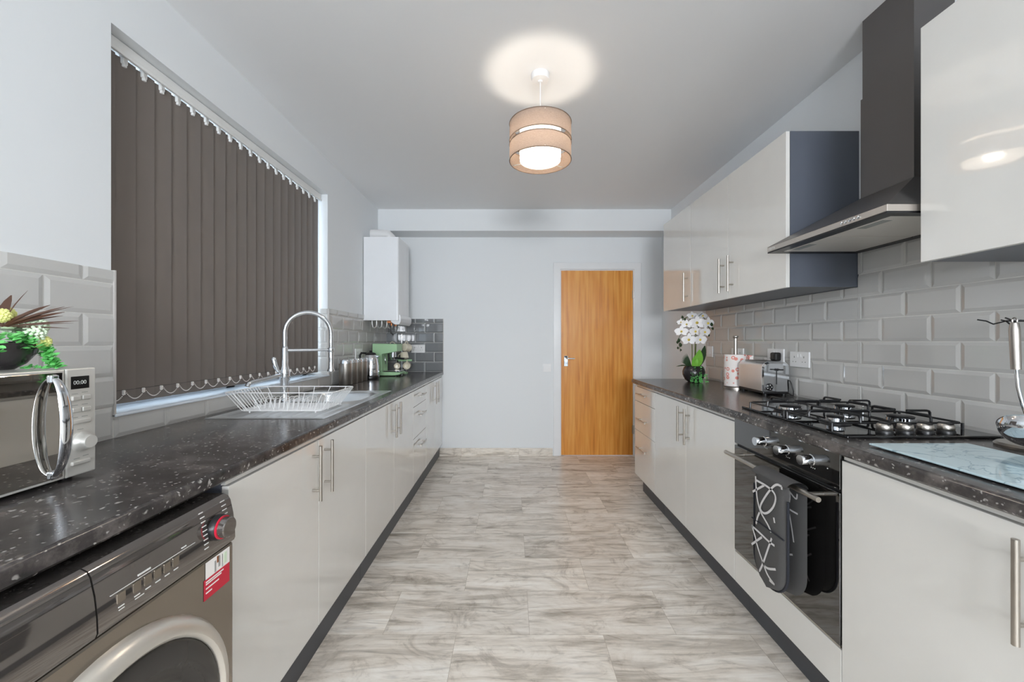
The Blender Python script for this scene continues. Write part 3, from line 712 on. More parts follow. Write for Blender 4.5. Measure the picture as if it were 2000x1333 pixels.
# ================================================================ VERTICAL BLIND
vb_ = thing('vertical_blind', 'closed charcoal vertical blind filling the window above the sink', 'blind', (-1.417, 2.12, 1.005))
BX = -1.417
b = MB(); b.box(BX-0.022, BX+0.022, WY0+0.005, WY1-0.008, 2.262, 2.302, 0.004); b.box(BX+0.018, BX+0.028, WY0+0.005, WY1-0.008, 2.253, 2.266, 0.002); mk('headrail', b, 'blind_rail', vb_)
ns = 20; pitch = 0.0775; ys = [WY0+0.028+pitch*i for i in range(ns)]
w = 0.0445; ang = math.radians(9)
def slat():
    b = MB(); rows = []; m = 8
    z0, z1 = 1.004, 2.2555
    for zz in (z0, z0+0.045, z0+0.0455, (z0+z1)/2, z1-0.02, z1):
        row = []
        for i in range(m+1):
            k = -1+2*i/m; row.append((0.004*(1-k*k)+k*w*math.sin(ang), k*w*math.cos(ang), zz))
        rows.append(row)
    b.grid(rows, True)
    rows = [[(p[0]-0.0012, p[1], p[2]) for p in r] for r in rows]; b.grid(rows, True)
    b.mi = 1   # bottom hem seam
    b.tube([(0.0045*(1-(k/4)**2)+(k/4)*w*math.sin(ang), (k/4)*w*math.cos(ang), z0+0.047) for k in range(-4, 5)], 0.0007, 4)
    return b
sl = mk('slat', slat(), ['blind', 'black'], vb_, local=True); sl.location = (0, ys[0]-2.12, -1.005)
b = MB(); b.box(-0.006, 0.012, -0.010, 0.010, 2.236, 2.262, 0.003)
b.box(0.001, 0.012, -0.006, 0.006, 2.226, 2.250, 0.002)
hk = mk('hanger', b, 'blind_rail', sl, local=True)
slats = [sl]
for y in ys[1:]:
    c = copy_tree(sl, vb_); c.location = (0, y-2.12, -1.005); slats.append(c)
# bottom bead chain with clips
b = MB()
for i, y in enumerate(ys):
    b.box(BX+0.003, BX+0.011, y-0.006, y+0.001, 1.034, 1.051, 0.001)
    if i < ns-1:
        P0 = Vector((BX+0.011, y, 1.046)); P1 = Vector((BX+0.011, y+pitch, 1.046)); m = 18
        lo = 0.030
        for j in range(m+1):
            k = j/m; q = P0.lerp(P1, k); q.z -= lo*4*k*(1-k)
            if i in (10,): 
                if 0.35 < k < 0.65: continue
            bmesh.ops.create_icosphere(b.bm, subdivisions=1, radius=0.0021, matrix=Matrix.Translation(q))
for j in range(9): bmesh.ops.create_icosphere(b.bm, subdivisions=1, radius=0.0021, matrix=Matrix.Translation((BX+0.014, ys[0]+0.004, 1.045-0.0048*j)))
for f in b.bm.faces: f.smooth = True if len(f.verts) == 3 else False
mk('bead_chain', b, 'bead', vb_)

# ================================================================ SINK, TAP, DISH RACK
sk = thing('kitchen_sink', 'stainless steel inset sink with ribbed drainer in the left worktop', 'sink', (-1.04, 2.135, WTL))
sx0, sx1, sy0, sy1 = -1.293, -0.790, 1.665, 2.605
def sstep(a, c, x): t = max(0, min(1, (x-a)/(c-a))); return t*t*(3-2*t)
def sdr(x, y, cx, cy, hx, hy, r):
    qx, qy = abs(x-cx)-hx+r, abs(y-cy)-hy+r
    return math.hypot(max(qx, 0), max(qy, 0))+min(max(qx, qy), 0)-r
def sz(x, y):
    z = 0.0035
    e = min(x-sx0, sx1-x, y-sy0, sy1-y); z -= 0.003*(1-sstep(0, 0.006, e))
    d = sdr(x, y, -1.035, 2.345, 0.185, 0.20, 0.07)       # main bowl
    z -= 0.150*sstep(0.004, -0.040, d) + 0.006*sstep(0.022, 0.0, d)
    dd = sdr(x, y, -1.025, 1.865, 0.205, 0.165, 0.03)       # drainer
    if dd < 0.012:
        z -= 0.005*sstep(0.012, -0.006, dd)
        if dd < -0.012: z += 0.0042*max(0, math.sin((x+1.23)/0.026*PI))**2*sstep(-0.012, -0.03, dd)
    return WTL+z
b = MB(); nx, ny = 126, 170
rows = [[(sx0+(sx1-sx0)*i/nx, sy0+(sy1-sy0)*j/ny, sz(sx0+(sx1-sx0)*i/nx, sy0+(sy1-sy0)*j/ny)) for i in range(nx+1)] for j in range(ny+1)]
b.grid(rows, True); sb = mk('sink_top', b, 'sink_steel', sk)
b = MB(); b.lathe([(0.044, 0.0), (0.040, 0.003), (0.028, 0.002), (0.026, -0.004), (0.0, -0.004)], (-1.035, 2.345, WTL-0.150), (0, 0, 1), 32); mk('drain_strainer', b, 'chrome', sk)

tp = thing('kitchen_tap', 'tall chrome tap with arched hose and pull-down spray head behind the sink', 'tap', (-1.195, 2.085, WTL))
tx, ty = -1.195, 2.085; ux, uy = 0.815, 0.58   # direction of the spout in plan
b = MB(); b.lathe([(0.030, 0.0035), (0.030, 0.010), (0.024, 0.014), (0.0215, 0.02), (0.0215, 0.115), (0.025, 0.125), (0.026, 0.165), (0.021, 0.185), (0.0165, 0.20), (0.0165, 0.290), (0.014, 0.296), (0.011, 0.30)], (tx, ty, WTL), (0, 0, 1), 28)
b.lathe([(0.0, 0.004), (0.030, 0.0035)], (tx, ty, WTL), (0, 0, 1), 28)
mk('column', b, 'chrome', tp)
b = MB(); R_ = 0.113; zc = 1.272
pts = [(tx, ty, 1.19)]+[(tx, ty, 1.23)]+[(tx+ux*(R_-R_*math.cos(a)), ty+uy*(R_-R_*math.cos(a)), zc+R_*math.sin(a)) for a in [PI*i/22 for i in range(23)]]+[(tx+ux*2*R_, ty+uy*2*R_, z) for z in (1.24, 1.20, 1.17)]
b.tube(pts, 0.0115, 14, cap=False); mk('hose_arch', b, 'chrome', tp)
b = MB(); ex, ey = tx+ux*2*R_, ty+uy*2*R_
b.tube([(tx, ty, 1.181), (tx+ux*0.10, ty+uy*0.10, 1.181), (ex-ux*0.015, ey-uy*0.015, 1.181)], 0.008, 12, rs=[0.0085, 0.0075, 0.0065])
b.lathe([(0.015, -0.012), (0.017, -0.009), (0.017, 0.009), (0.015, 0.012)], (ex, ey, 1.181), (0, 0, 1), 20)
mk('docking_arm', b, 'chrome', tp)
b = MB(); b.lathe([(0.0115, 0.115), (0.0135, 0.10), (0.0125, 0.06), (0.014, 0.02), (0.020, 0.006), (0.019, 0.0), (0.0, 0.0)], (ex, ey, 1.060), (0, 0, 1), 22); mk('spray_head', b, 'chrome', tp)
b = MB(); b.tube([(tx, ty, 1.052), (tx-0.02, ty-0.03, 1.050), (-1.235, 2.0, 1.040), (-1.262, 1.93, 1.030), (-1.266, 1.905, 1.024), (-1.267, 1.90, 1.012)], 0.0115, 12); b.lathe([(0.0235, -0.022), (0.0255, -0.018), (0.0255, 0.018), (0.0235, 0.022)], (tx, ty, 1.052), (0, 0, 1), 24)
mk('swivel_spout', b, 'chrome', tp)
b = MB(); b.tube([(tx-0.004, ty-0.012, 1.060), (tx-0.018, ty-0.028, 1.075), (tx-0.030, ty-0.034, 1.105), (tx-0.036, ty-0.036, 1.135), (tx-0.037, ty-0.036, 1.146)], 0.01, 14, rs=[0.008, 0.009, 0.0125, 0.0135, 0.008]); mk('lever', b, 'chrome', tp)

rk = thing('dish_rack', 'wire dish drying rack standing on the sink drainer', 'dish rack', (-1.025, 1.87, 0.907))
rx0, rx1, ry0, ry1, rzt = -1.268, -0.792, 1.742, 1.992, 1.002
bx0, bx1, by0, by1, rzb = -1.205, -0.850, 1.762, 1.972, 0.920
b = MB()
def rect(x0, x1, y0, y1, z, r): b.tube([(x0+0.02, y0, z), (x1-0.02, y0, z), (x1-0.006, y0+0.006, z), (x1, y0+0.02, z), (x1, y1-0.02, z), (x1-0.006, y1-0.006, z), (x1-0.02, y1, z), (x0+0.02, y1, z), (x0+0.006, y1-0.006, z), (x0, y1-0.02, z), (x0, y0+0.02, z), (x0+0.006, y0+0.006, z)], r, 6, closed=True)
rect(rx0, rx1, ry0, ry1, rzt, 0.0024); rect(bx0, bx1, by0, by1, rzb, 0.0022)
mk('rim_wire', b, 'wire', rk)
b = MB()
for i in range(6):          # few uprights on the long sides
    k = (i+0.5)/6; xa = rx0+(rx1-rx0)*k; xb3 = bx0+(bx1-bx0)*k
    for ya, yb3 in ((ry0, by0), (ry1, by1)): b.tube([(xa, ya, rzt), (xb3, yb3, rzb)], 0.0017, 5)
for i in range(12):         # dense slanting end wires and the base wires
    k = (i+0.5)/12; ya = ry0+(ry1-ry0)*k; yb3 = by0+(by1-by0)*k
    b.tube([(rx0, ya, rzt), (bx0, yb3, rzb), (bx1, yb3, rzb), (rx1, ya, rzt)], 0.0017, 5)
mk('basket_wires', b, 'wire', rk)
b = MB()
for i in range(11):         # plate hoops
    x = -1.17+0.022*i
    for y in (1.80, 1.875): b.tube([(x, y, rzb)]+[(x+0.006, y+0.0225-0.0225*math.cos(a), rzb+0.034+0.012*math.sin(a)) for a in [PI*j/6 for j in range(7)]]+[(x, y+0.045, rzb)], 0.0016, 5)
for i in range(9):
    x = -0.93+0.012*i; b.tube([(x, 1.80, rzb), (x+0.008, 1.80, rzb+0.04), (x+0.008, 1.93, rzb+0.04), (x, 1.93, rzb)], 0.0012, 5)
mk('plate_holder', b, 'wire', rk)
for x in (bx0+0.03, bx1-0.03):
    for y in (by0+0.015, by1-0.015): b = MB(); b.tube([(x, y, rzb), (x, y, 0.908)], 0.0035, 8); mk('foot', b, 'white_plastic', rk)

# ================================================================ LEFT WORKTOP ITEMS, FAR END
canl = ['stainless steel canister nearest the sink, front of the row of four', 'stainless steel canister second from the sink in the row of four', 'stainless steel canister third from the sink in the row of four', 'stainless steel canister closest to the kettle, last of the row of four']
can = thing('canister', canl[0], 'canister', (-1.243, 2.965, WTL), group='steel canisters on the left worktop')
b = MB(); b.lathe([(0.0, 0.001), (0.045, 0.001), (0.047, 0.004), (0.047, 0.165)], (-1.243, 2.965, WTL), (0, 0, 1), 32); mk('body', b, 'steel', can)
b = MB(); b.lathe([(0.0485, 0.160), (0.0485, 0.184), (0.044, 0.190), (0.0, 0.190)], (-1.243, 2.965, WTL), (0, 0, 1), 32); mk('lid', b, 'chrome', can)
for i, y in enumerate((3.07, 3.175, 3.28)):
    c = copy_tree(can, None, (-1.243, y, WTL)); c['label'] = canl[i+1]

kt = thing('kettle', 'polished steel kettle with black base and black lid on the left worktop', 'kettle', (-1.218, 3.425, WTL))
K = (-1.218, 3.425, WTL)
b = MB(); b.lathe([(0.0, 0.0), (0.068, 0.0), (0.070, 0.006), (0.070, 0.028), (0.066, 0.034)], K, (0, 0, 1), 32); mk('base', b, 'black', kt)
b = MB(); b.lathe([(0.066, 0.030), (0.068, 0.06), (0.067, 0.12), (0.060, 0.17), (0.048, 0.205), (0.040, 0.215)], K, (0, 0, 1), 36); mk('body', b, 'chrome', kt)
b = MB(); b.lathe([(0.046, 0.208), (0.040, 0.222), (0.020, 0.230), (0, 0.231)], K, (0, 0, 1), 24); b.lathe([(0.010, 0.228), (0.013, 0.24), (0.008, 0.246), (0, 0.246)], K, (0, 0, 1), 14); mk('lid', b, 'black', kt)
b = MB(); b.tube([(K[0]-0.035, K[1]-0.01, WTL+0.222), (K[0]-0.075, K[1]-0.015, WTL+0.225), (K[0]-0.088, K[1]-0.015, WTL+0.205), (K[0]-0.088, K[1]-0.012, WTL+0.11), (K[0]-0.066, K[1]-0.01, WTL+0.07)], 0.009, 10); mk('handle', b, 'black', kt)
b = MB(); b.prism([(K[0]+0.042, WTL+0.17), (K[0]+0.078, WTL+0.198), (K[0]+0.045, WTL+0.205)], 'y', K[1]-0.012, K[1]+0.012, 0.002); mk('spout', b, 'chrome', kt)

cm = thing('coffee_machine', 'mint green espresso machine beneath the boiler', 'coffee machine', (-1.15, 3.76, WTL))
b = MB(); cy0, cy1 = 3.67, 3.85
b.prism([(-1.292, WTL+0.008), (-1.085, WTL+0.008), (-1.035, WTL+0.018), (-1.035, WTL+0.036), (-1.205, WTL+0.042), (-1.205, WTL+0.205), (-1.065, WTL+0.232), (-1.065, WTL+0.300), (-1.292, WTL+0.304)], 'y', cy0, cy1, 0.004); mk('body', b, 'mint', cm)
b = MB(); b.box(-1.195, -1.045, cy0+0.012, cy1-0.012, WTL+0.038, WTL+0.052, 0.003); mk('drip_tray', b, 'chrome', cm)
b = MB(); b.cyl((-1.128, 3.76, WTL+0.222), (-1.128, 3.76, WTL+0.175), 0.030, 20); b.cyl((-1.128, 3.76, WTL+0.180), (-1.128, 3.76, WTL+0.150), 0.024, 20, 0.018); b.mi = 1; b.tube([(-1.11, 3.76, WTL+0.168), (-1.02, 3.75, WTL+0.160)], 0.010, 10); pf = mk('portafilter', b, ['chrome', 'black'], cm)
b = MB(); b.cyl((-1.185, 3.69, WTL+0.20), (-1.172, 3.685, WTL+0.11), 0.005, 8); mk('steam_wand', b, 'chrome', cm)
for x in (-1.27, -1.08):
    for y in (cy0+0.02, cy1-0.02): b = MB(); b.cyl((x, y, WTL), (x, y, WTL+0.010), 0.010, 10); mk('foot', b, 'black', cm)

# mug tree with mugs (behind the coffee machine)
TX, TY = -1.125, 4.05
mt = thing('mug_tree', 'chrome mug tree standing in the far left corner', 'mug tree', (TX, TY, WTL))
b = MB(); b.lathe([(0.0, 0.0), (0.062, 0.0), (0.062, 0.006), (0.055, 0.010), (0.010, 0.014)], (TX, TY, WTL), (0, 0, 1), 28); mk('base', b, 'mint', mt)
b = MB(); b.cyl((TX, TY, WTL+0.01), (TX, TY, 1.300), 0.0055, 12); b.lathe([(0.0055, 0), (0.009, 0.006), (0.006, 0.016), (0, 0.018)], (TX, TY, 1.298), (0, 0, 1), 14); mk('pole', b, 'chrome', mt)
b = MB(); hooks = []
for i, (a, z) in enumerate(((-0.15*PI, 1.175), (-0.62*PI, 1.215), (-0.10*PI, 1.03), (-0.55*PI, 1.03), (0.35*PI, 1.16))):
    d = Vector((math.cos(a), math.sin(a), 0)); p = Vector((TX, TY, z)); e = p+d*0.050+Vector((0, 0, 0.022)); hooks.append((p, d, e)); b.tube([p, p+d*0.03+Vector((0, 0, 0.006)), e], 0.0035, 8)
mk('arm', b, 'chrome', mt)
def mug(name, label, c, axis, m_out, r=0.041, h=0.078, hdir=(0, 0, 1)):
    c = Vector(c); ax = Vector(axis).normalized(); t = thing(name, label, 'mug', c, group='mugs on the mug tree')
    b = MB(); b.lathe([(0, -h/2), (r*0.82, -h/2), (r*0.95, -h/2+0.006), (r, h/2), (r-0.003, h/2)], c, ax, 28); bd = mk('body', b, m_out, t)
    b = MB(); b.lathe([(r-0.003, h/2), (r*0.9, -h/2+0.010), (0, -h/2+0.008)], c, ax, 28); mk('inside', b, 'cream', t)
    hd = Vector(hdir); hd = (hd-ax*hd.dot(ax)).normalized(); b = MB()
    b.tube([c+ax*(0.022*math.cos(a))+hd*(r*0.93+0.024*math.sin(a)) for a in [PI*j/10 for j in range(11)]], 0.0042, 8); mk('handle', b, m_out, t)
    return t
mug('mug', 'cream mug hanging highest on the tree, its base facing out', (-1.062, 3.985, 1.165), (0.35, 0.9, -0.1), 'cream')
mug('mug', 'cream mug tilted mouth down, middle of the mug tree', (-1.075, 3.96, 1.085), (0.2, -0.2, -1.0), 'cream', 0.040, 0.062, (-1, 0, 0.2))
mug('mug', 'dark mug with cream inside hanging low beside the coffee machine portafilter', (-1.135, 3.935, 0.985), (0.15, -1, 0.0), 'blackmug', 0.034, 0.07)
mug('mug', 'cream mug lowest on the right side of the mug tree', (-1.045, 3.955, 0.985), (0.1, -1, 0.0), 'cream', 0.036, 0.07)
mug('mug', 'cream mug on the back of the mug tree, only its handle showing', (-1.215, 4.06, 1.165), (-0.6, -0.4, -0.2), 'cream', 0.036, 0.075)
b = MB(); b.box(-1.15, -1.00, 3.955, 3.975, 1.028, 1.046, 0.004); tag(mk('tray', b, 'mint'), 'grey-green narrow tray wedged between the mugs', 'tray')

# boiler
bo = thing('boiler', 'white wall-hung boiler in the far left corner', 'boiler', (-1.19, 3.82, 1.405))
b = MB(); r = 0.045; y0, y1 = 3.60, 4.03; xf = -1.030; xm = -1.075
poly = [(XL+0.006, y0), (xf-0.014, y0)]+[(xf-0.014+0.014*math.sin(a), y0+0.014-0.014*math.cos(a)) for a in [PI/2*j/6 for j in range(1, 7)]]
poly += [(xf+0.002, y0+0.11), (xf+0.006, (y0+y1)/2), (xf+0.002, y1-0.11)]+[(xm-0.01+0.045*math.cos(a), y1-0.03+0.03*math.sin(a)) for a in [PI/2*j/6 for j in range(0, 7)]]+[(XL+0.006, y1)]
t_ = bmesh.new(); A = [t_.verts.new((p[0], p[1], 1.418)) for p in poly]; B_ = [t_.verts.new((p[0], p[1], 2.175)) for p in poly]
t_.faces.new(A); t_.faces.new(B_[::-1])
for i in range(len(poly)):
    f = t_.faces.new((A[i], A[(i+1) % len(poly)], B_[(i+1) % len(poly)], B_[i])); f.smooth = 1 <= i <= len(poly)-3
b.merge(t_); mk('casing', b, 'boiler', bo)
b = MB(); b.prism([(-1.11, 1.418), (-1.105, 1.402), (-1.07, 1.380), (-1.035, 1.380), (-1.018, 1.402), (-1.014, 1.440), (-1.022, 1.470), (-1.06, 1.474)], 'y', y0+0.020, y1-0.020, 0.006); mk('lower_flap', b, 'boiler', bo)
b = MB(); b.cyl((-1.17, 3.81, 2.172), (-1.17, 3.81, 2.235), 0.050, 28); b.tube([(-1.17, 3.81, 2.20), (-1.17, 3.81, 2.225), (-1.19, 3.81, 2.245), (-1.24, 3.81, 2.252), (XL+0.002, 3.81, 2.252)], 0.048, 24); mk('flue', b, 'white_plastic', bo)
b = MB()
for i, (x, y) in enumerate(((-1.29, 3.66), (-1.255, 3.70), (-1.22, 3.74), (-1.185, 3.79))):
    b.mi = 0; b.tube([(x, y, 1.420), (x, y, 1.385), (x+0.006, y, 1.360), (x+0.022, y, 1.350), (x+0.038, y, 1.362), (x+0.042, y, 1.39), (x+0.042, y, 1.419)], 0.0085, 10)
b.mi = 1
for x, y in ((-1.13, 3.72), (-1.11, 3.80), (-1.15, 3.90)): b.cyl((x, y, 1.42), (x, y, 1.375), 0.0085, 10)
b.box(-1.16, -1.10, 3.68, 3.86, 1.395, 1.419, 0.003)
b.mi = 2; b.cyl((-1.145, 3.75, 1.40), (-1.145, 3.75, 1.30), 0.005, 8)
b.cyl((-1.145, 3.75, 1.31), (-1.12, 3.75, 1.285), 0.006, 8)
mk('pipe', b, ['pipe_grey', 'copper', 'black'], bo)

# ================================================================ SOCKETS AND SWITCHES
def socket(name, label, cat, c, N, w, h, gangs=2):
    """plate centre c on a wall with outward normal N"""
    c = Vector(c); N = Vector(N); U = Vector((0, 0, 1)).cross(N).normalized(); Z = Vector((0, 0, 1))
    t = thing(name, label, cat, c-Z*h/2)
    def bx(b, u0, u1, v0, v1, n0, n1, bev=0.0):
        p = c+U*u0+Z*v0+N*n0; q = c+U*u1+Z*v1+N*n1; b.box(p.x, q.x, p.y, q.y, p.z, q.z, bev)
    b = MB(); bx(b, -w/2, w/2, -h/2, h/2, 0, 0.009, 0.002); mk('plate', b, 'white_plastic', t)
    if gangs:
        b = MB()
        for g in range(gangs):
            o = 0 if gangs == 1 else (-0.036 if g == 0 else 0.036)
            bx(b, o-0.003, o+0.003, 0.008, 0.018, 0.0088, 0.0096); bx(b, o-0.014, o-0.008, -0.016, -0.011, 0.0088, 0.0096); bx(b, o+0.008, o+0.014, -0.016, -0.011, 0.0088, 0.0096)
        mk('pin_hole', b, 'lens', t)
        b = MB()
        for g in range(gangs):
            o = 0 if gangs == 1 else (-0.012 if g == 0 else 0.012)
            bx(b, o-0.005, o+0.005, 0.012, 0.030, 0.0088, 0.0115, 0.001)
        mk('rocker', b, 'white_plastic', t)
    else:
        b = MB(); bx(b, -0.012, 0.012, -0.018, 0.018, 0.0088, 0.012, 0.001); mk('rocker', b, 'white_plastic', t)
    return t
TF = 0.0105   # tile face above the wall plane
socket('wall_socket', 'white double socket on the grey tiles of the back wall', 'socket', (-1.002, YB-TF, 1.147), (0, -1, 0), 0.146, 0.086)
socket('light_switch', 'small white switch plate on the white back wall beside the orange door', 'switch', (0.376, YB, 0.942), (0, -1, 0), 0.086, 0.086, 0)
socket('wall_socket', 'white socket on the left tiles behind the kettle', 'socket', (XL+TF, 3.46, 1.12), (1, 0, 0), 0.146, 0.086)
sp_ = socket('wall_socket', 'white socket with a black plug in it, above the toaster', 'socket', (XR-TF, 2.394, 1.139), (-1, 0, 0), 0.146, 0.088)
socket('wall_socket', 'white double socket with nothing plugged in, right of the toaster', 'socket', (XR-TF, 2.195, 1.128), (-1, 0, 0), 0.146, 0.086)
socket('wall_socket', 'white socket half hidden behind the kitchen roll pole', 'socket', (XR-TF, 2.80, 1.135), (-1, 0, 0), 0.146, 0.086)
socket('wall_switch', 'white switch plate on the tiles beside the orchid leaves', 'switch', (XR-TF, 3.19, 1.145), (-1, 0, 0), 0.086, 0.088, 0)
pl = thing('plug', 'black plug pushed into the socket above the toaster', 'plug', (XR-0.03, 2.36, 1.10))
b = MB(); b.box(XR-TF-0.009-0.040, XR-TF-0.0092, 2.335, 2.385, 1.112, 1.162, 0.010, 3); mk('plug_body', b, 'black', pl)

# ================================================================ TOASTER, KITCHEN ROLL, ORCHID
tr = thing('toaster', 'two-slice chrome toaster on the right worktop', 'toaster', (1.505, 2.385, WTR), rotz=math.radians(-4))
L_, W_, HT = 0.285, 0.148, 0.196
b = MB(); poly = []
for k in range(9): a = PI/2*k/8; poly.append((-W_/2+0.030*(1-math.sin(a)), HT-0.030*(1-math.cos(a))))
pr = [(-W_/2+0.002, 0.026), (-W_/2, 0.06), (-W_/2, 0.150)]+[(-W_/2+0.035-0.035*math.cos(a), 0.155+0.038*math.sin(a)) for a in [PI/2*k/6 for k in range(1, 7)]]
pr = pr+[(-x, z) for x, z in pr[::-1]]
t_ = bmesh.new(); A = [t_.verts.new((p[0], -L_/2+0.012, p[1])) for p in pr]; B_ = [t_.verts.new((p[0], L_/2-0.012, p[1])) for p in pr]
for i in range(len(pr)-1):
    f = t_.faces.new((A[i], A[i+1], B_[i+1], B_[i])); f.smooth = True
t_.faces.new(A); t_.faces.new(B_[::-1]); t_.faces.new((A[-1], A[0], B_[0], B_[-1]))
b.merge(t_); mk('body', b, 'sink_steel', tr, local=True)
for s in (-1, 1):
    b = MB(); t_ = bmesh.new(); pr2 = [(x*0.985, z-0.001) for x, z in pr]; ys_ = s*(L_/2-0.012); ye = s*(L_/2)
    A = [t_.verts.new((p[0], ys_, p[1])) for p in pr2]; B_ = [t_.verts.new((p[0]*0.93, ye, 0.026+(p[1]-0.026)*0.95)) for p in pr2]
    for i in range(len(pr2)-1):
        f = t_.faces.new((A[i], A[i+1], B_[i+1], B_[i])); f.smooth = True
    t_.faces.new((A[-1], A[0], B_[0], B_[-1])); t_.faces.new(B_)
    b.merge(t_); mk('end_cap', b, 'chrome', tr, local=True)
b = MB(); b.box(-W_/2+0.004, W_/2-0.004, -L_/2+0.004, L_/2-0.004, 0.010, 0.027, 0.004)
for x in (-0.05, 0.05):
    for y in (-0.12, 0.12): b.cyl((x, y, 0.0), (x, y, 0.012), 0.011, 10)
mk('base', b, 'black', tr, local=True)
b = MB()
for x in (-0.028, 0.028): b.box(x-0.014, x+0.014, -0.115, 0.115, 0.180, 0.1945, 0.001)
mk('bread_slot', b, 'black', tr, local=True)
b = MB(); b.box(-0.0025, 0.0025, -L_/2-0.0015, -L_/2+0.002, 0.066, 0.150); b.box(-0.026, 0.026, -L_/2-0.024, -L_/2-0.010, 0.146, 0.153, 0.003); b.box(-0.004, 0.004, -L_/2-0.012, -L_/2, 0.142, 0.156, 0.001); mk('lever', b, 'black', tr, local=True)
b = MB(); b.lathe([(0.021, 0), (0.021, 0.003), (0.018, 0.005), (0, 0.005)], (-0.040, -L_/2+0.0005, 0.050), (0, -1, 0), 24); b.mi = 1
for a in range(5): b.lathe([(0.0028, 0.005), (0.0028, 0.006), (0, 0.006)], (-0.040+0.012*math.cos(a*1.257), -L_/2+0.0005, 0.050+0.012*math.sin(a*1.257)), (0, -1, 0), 8)
mk('browning_dial', b, ['black', 'print'], tr, local=True)
b = MB(); b.tube([(0.060, -0.138, 0.020), (0.072, -0.155, 0.008), (0.079, -0.162, 0.006), (0.078, -0.165, 0.030), (0.070, -0.156, 0.075), (0.066, -0.148, 0.090)], 0.0033, 8); mk('cord', b, 'black', tr, local=True)

kr = thing('kitchen_roll_holder', 'steel kitchen roll holder behind the toaster', 'roll holder', (1.475, 2.62, WTR))
b = MB(); b.lathe([(0, 0), (0.072, 0), (0.072, 0.010), (0.060, 0.014), (0.0, 0.014)], (1.475, 2.62, WTR), (0, 0, 1), 36); mk('base', b, 'steel', kr)
b = MB(); b.cyl((1.475, 2.62, WTR+0.013), (1.475, 2.62, 1.250), 0.0125, 18); b.lathe([(0.0125, 0), (0.018, 0.008), (0.018, 0.014), (0.015, 0.017), (0, 0.017)], (1.475, 2.62, 1.247), (0, 0, 1), 20); mk('pole', b, 'steel', kr)
b = MB(); b.lathe([(0.020, 0.016), (0.067, 0.016), (0.067, 0.222), (0.020, 0.222), (0.020, 0.016)], (1.475, 2.62, WTR), (0, 0, 1), 40)
b.grid([[(1.475+0.067, 2.62+0.01, z), (1.53, 2.560, z), (1.548, 2.545, z-0.004 if z > 1 else z)] for z in (WTR+0.03, 1.139)], True)
tag(mk('kitchen_roll', b, 'kroll'), 'white kitchen roll printed with salmon rings on its holder', 'kitchen roll')

oc = thing('orchid', 'white artificial orchid in a round black pot at the end of the right worktop', 'potted plant', (1.383, 3.02, WTR))
O3 = Vector((1.383, 3.02, WTR))
b = MB(); b.lathe([(0, 0.0), (0.040, 0.0), (0.062, 0.018), (0.080, 0.055), (0.081, 0.080), (0.070, 0.112), (0.060, 0.122), (0.054, 0.120), (0.050, 0.108), (0, 0.106)], O3, (0, 0, 1), 40); mk('pot', b, 'pot_black', oc)
b = MB(); random.seed(3)
for (sx_, sy_, tx_, tz_) in ((-0.012, 0, -0.035, 0.50), (0.010, 0.0, 0.05, 0.52), (0.022, 0.01, 0.08, 0.46)):
    pts = [O3+Vector((sx_*(1-k)+tx_*k*k, sy_+0.01*k, 0.10+(tz_-0.10)*math.sin(k*PI/2))) for k in [i/10 for i in range(11)]]
    pts += [pts[-1]+Vector((-0.03*(1 if tx_ < 0 else -0.6)*j, 0, -0.018*j)) for j in (1, 2, 3)]
    b.tube(pts, 0.0032, 7)
mk('stem', b, 'stem', oc)
def flower(b, c, s, face):
    c = Vector(c); F = Vector(face).normalized(); U = F.cross(Vector((0, 0, 1))).normalized(); V = U.cross(F)
    b.mi = 0
    for a, l, w_ in ((PI/2, 1.0, 0.62), (PI/2+2.2, 0.95, 0.6), (PI/2-2.2, 0.95, 0.6), (0.12, 1.08, 1.0), (PI-0.12, 1.08, 1.0)):
        d = U*math.cos(a)+V*math.sin(a); b.leaf(c, c+d*s*l+F*s*0.12, s*w_, nrm=F, droop=s*0.10, fold=0.05, n=6)
    b.mi = 1
    b.lathe([(0.001, s*0.38), (s*0.12, s*0.25), (s*0.19, s*0.1), (s*0.10, 0.0)], c, F, 10)
def ip(x, y, Y): return Vector(((x-1000)*Y/FPX, Y, EYE+(666.5-y)*Y/FPX))
b = MB()
for x, y, s, Yf, f in ((1361, 631, 0.062, 2.98, (-0.1, -1, 0.05)), (1382, 632, 0.056, 2.98, (0.3, -1, 0)), (1341, 634, 0.040, 2.97, (-0.4, -1, 0)), (1331, 648, 0.050, 2.97, (-0.5, -1, 0.1)),
                       (1376, 649, 0.050, 2.96, (0.3, -1, -0.1)), (1345, 664, 0.056, 2.95, (-0.1, -1, -0.1)), (1367, 664, 0.054, 2.96, (0.1, -1, -0.1)), (1358, 648, 0.052, 3.0, (0, -1, 0)),
                       (1330, 630, 0.030, 2.98, (-0.8, -1, 0.2)), (1352, 618, 0.042, 3.02, (-0.1, -1, 0.5)), (1372, 618, 0.044, 3.02, (0.2, -1, 0.6))):
    b = MB(); flower(b, ip(x, y, Yf), s*0.92, f); mk('blossom', b, ['petal', 'petal_core'], oc)
b = MB()
for x, y, s in ((1326, 665, 0.012), (1329, 674, 0.013), (1323, 669, 0.009), (1324, 680, 0.008), (1333, 620, 0.010), (1338, 624, 0.008), (1390, 634, 0.012), (1392, 642, 0.009), (1330, 684, 0.006), (1384, 655, 0.009)):
    b = MB(); c = ip(x, y, 2.97); b.lathe([(0.001, -s*1.3), (s*0.7, -s*0.6), (s, 0.1*s), (s*0.55, s), (0.001, s*1.3)], c, (0.2, 0.1, -1), 8); mk('bud', b, 'dark_leaf', oc)
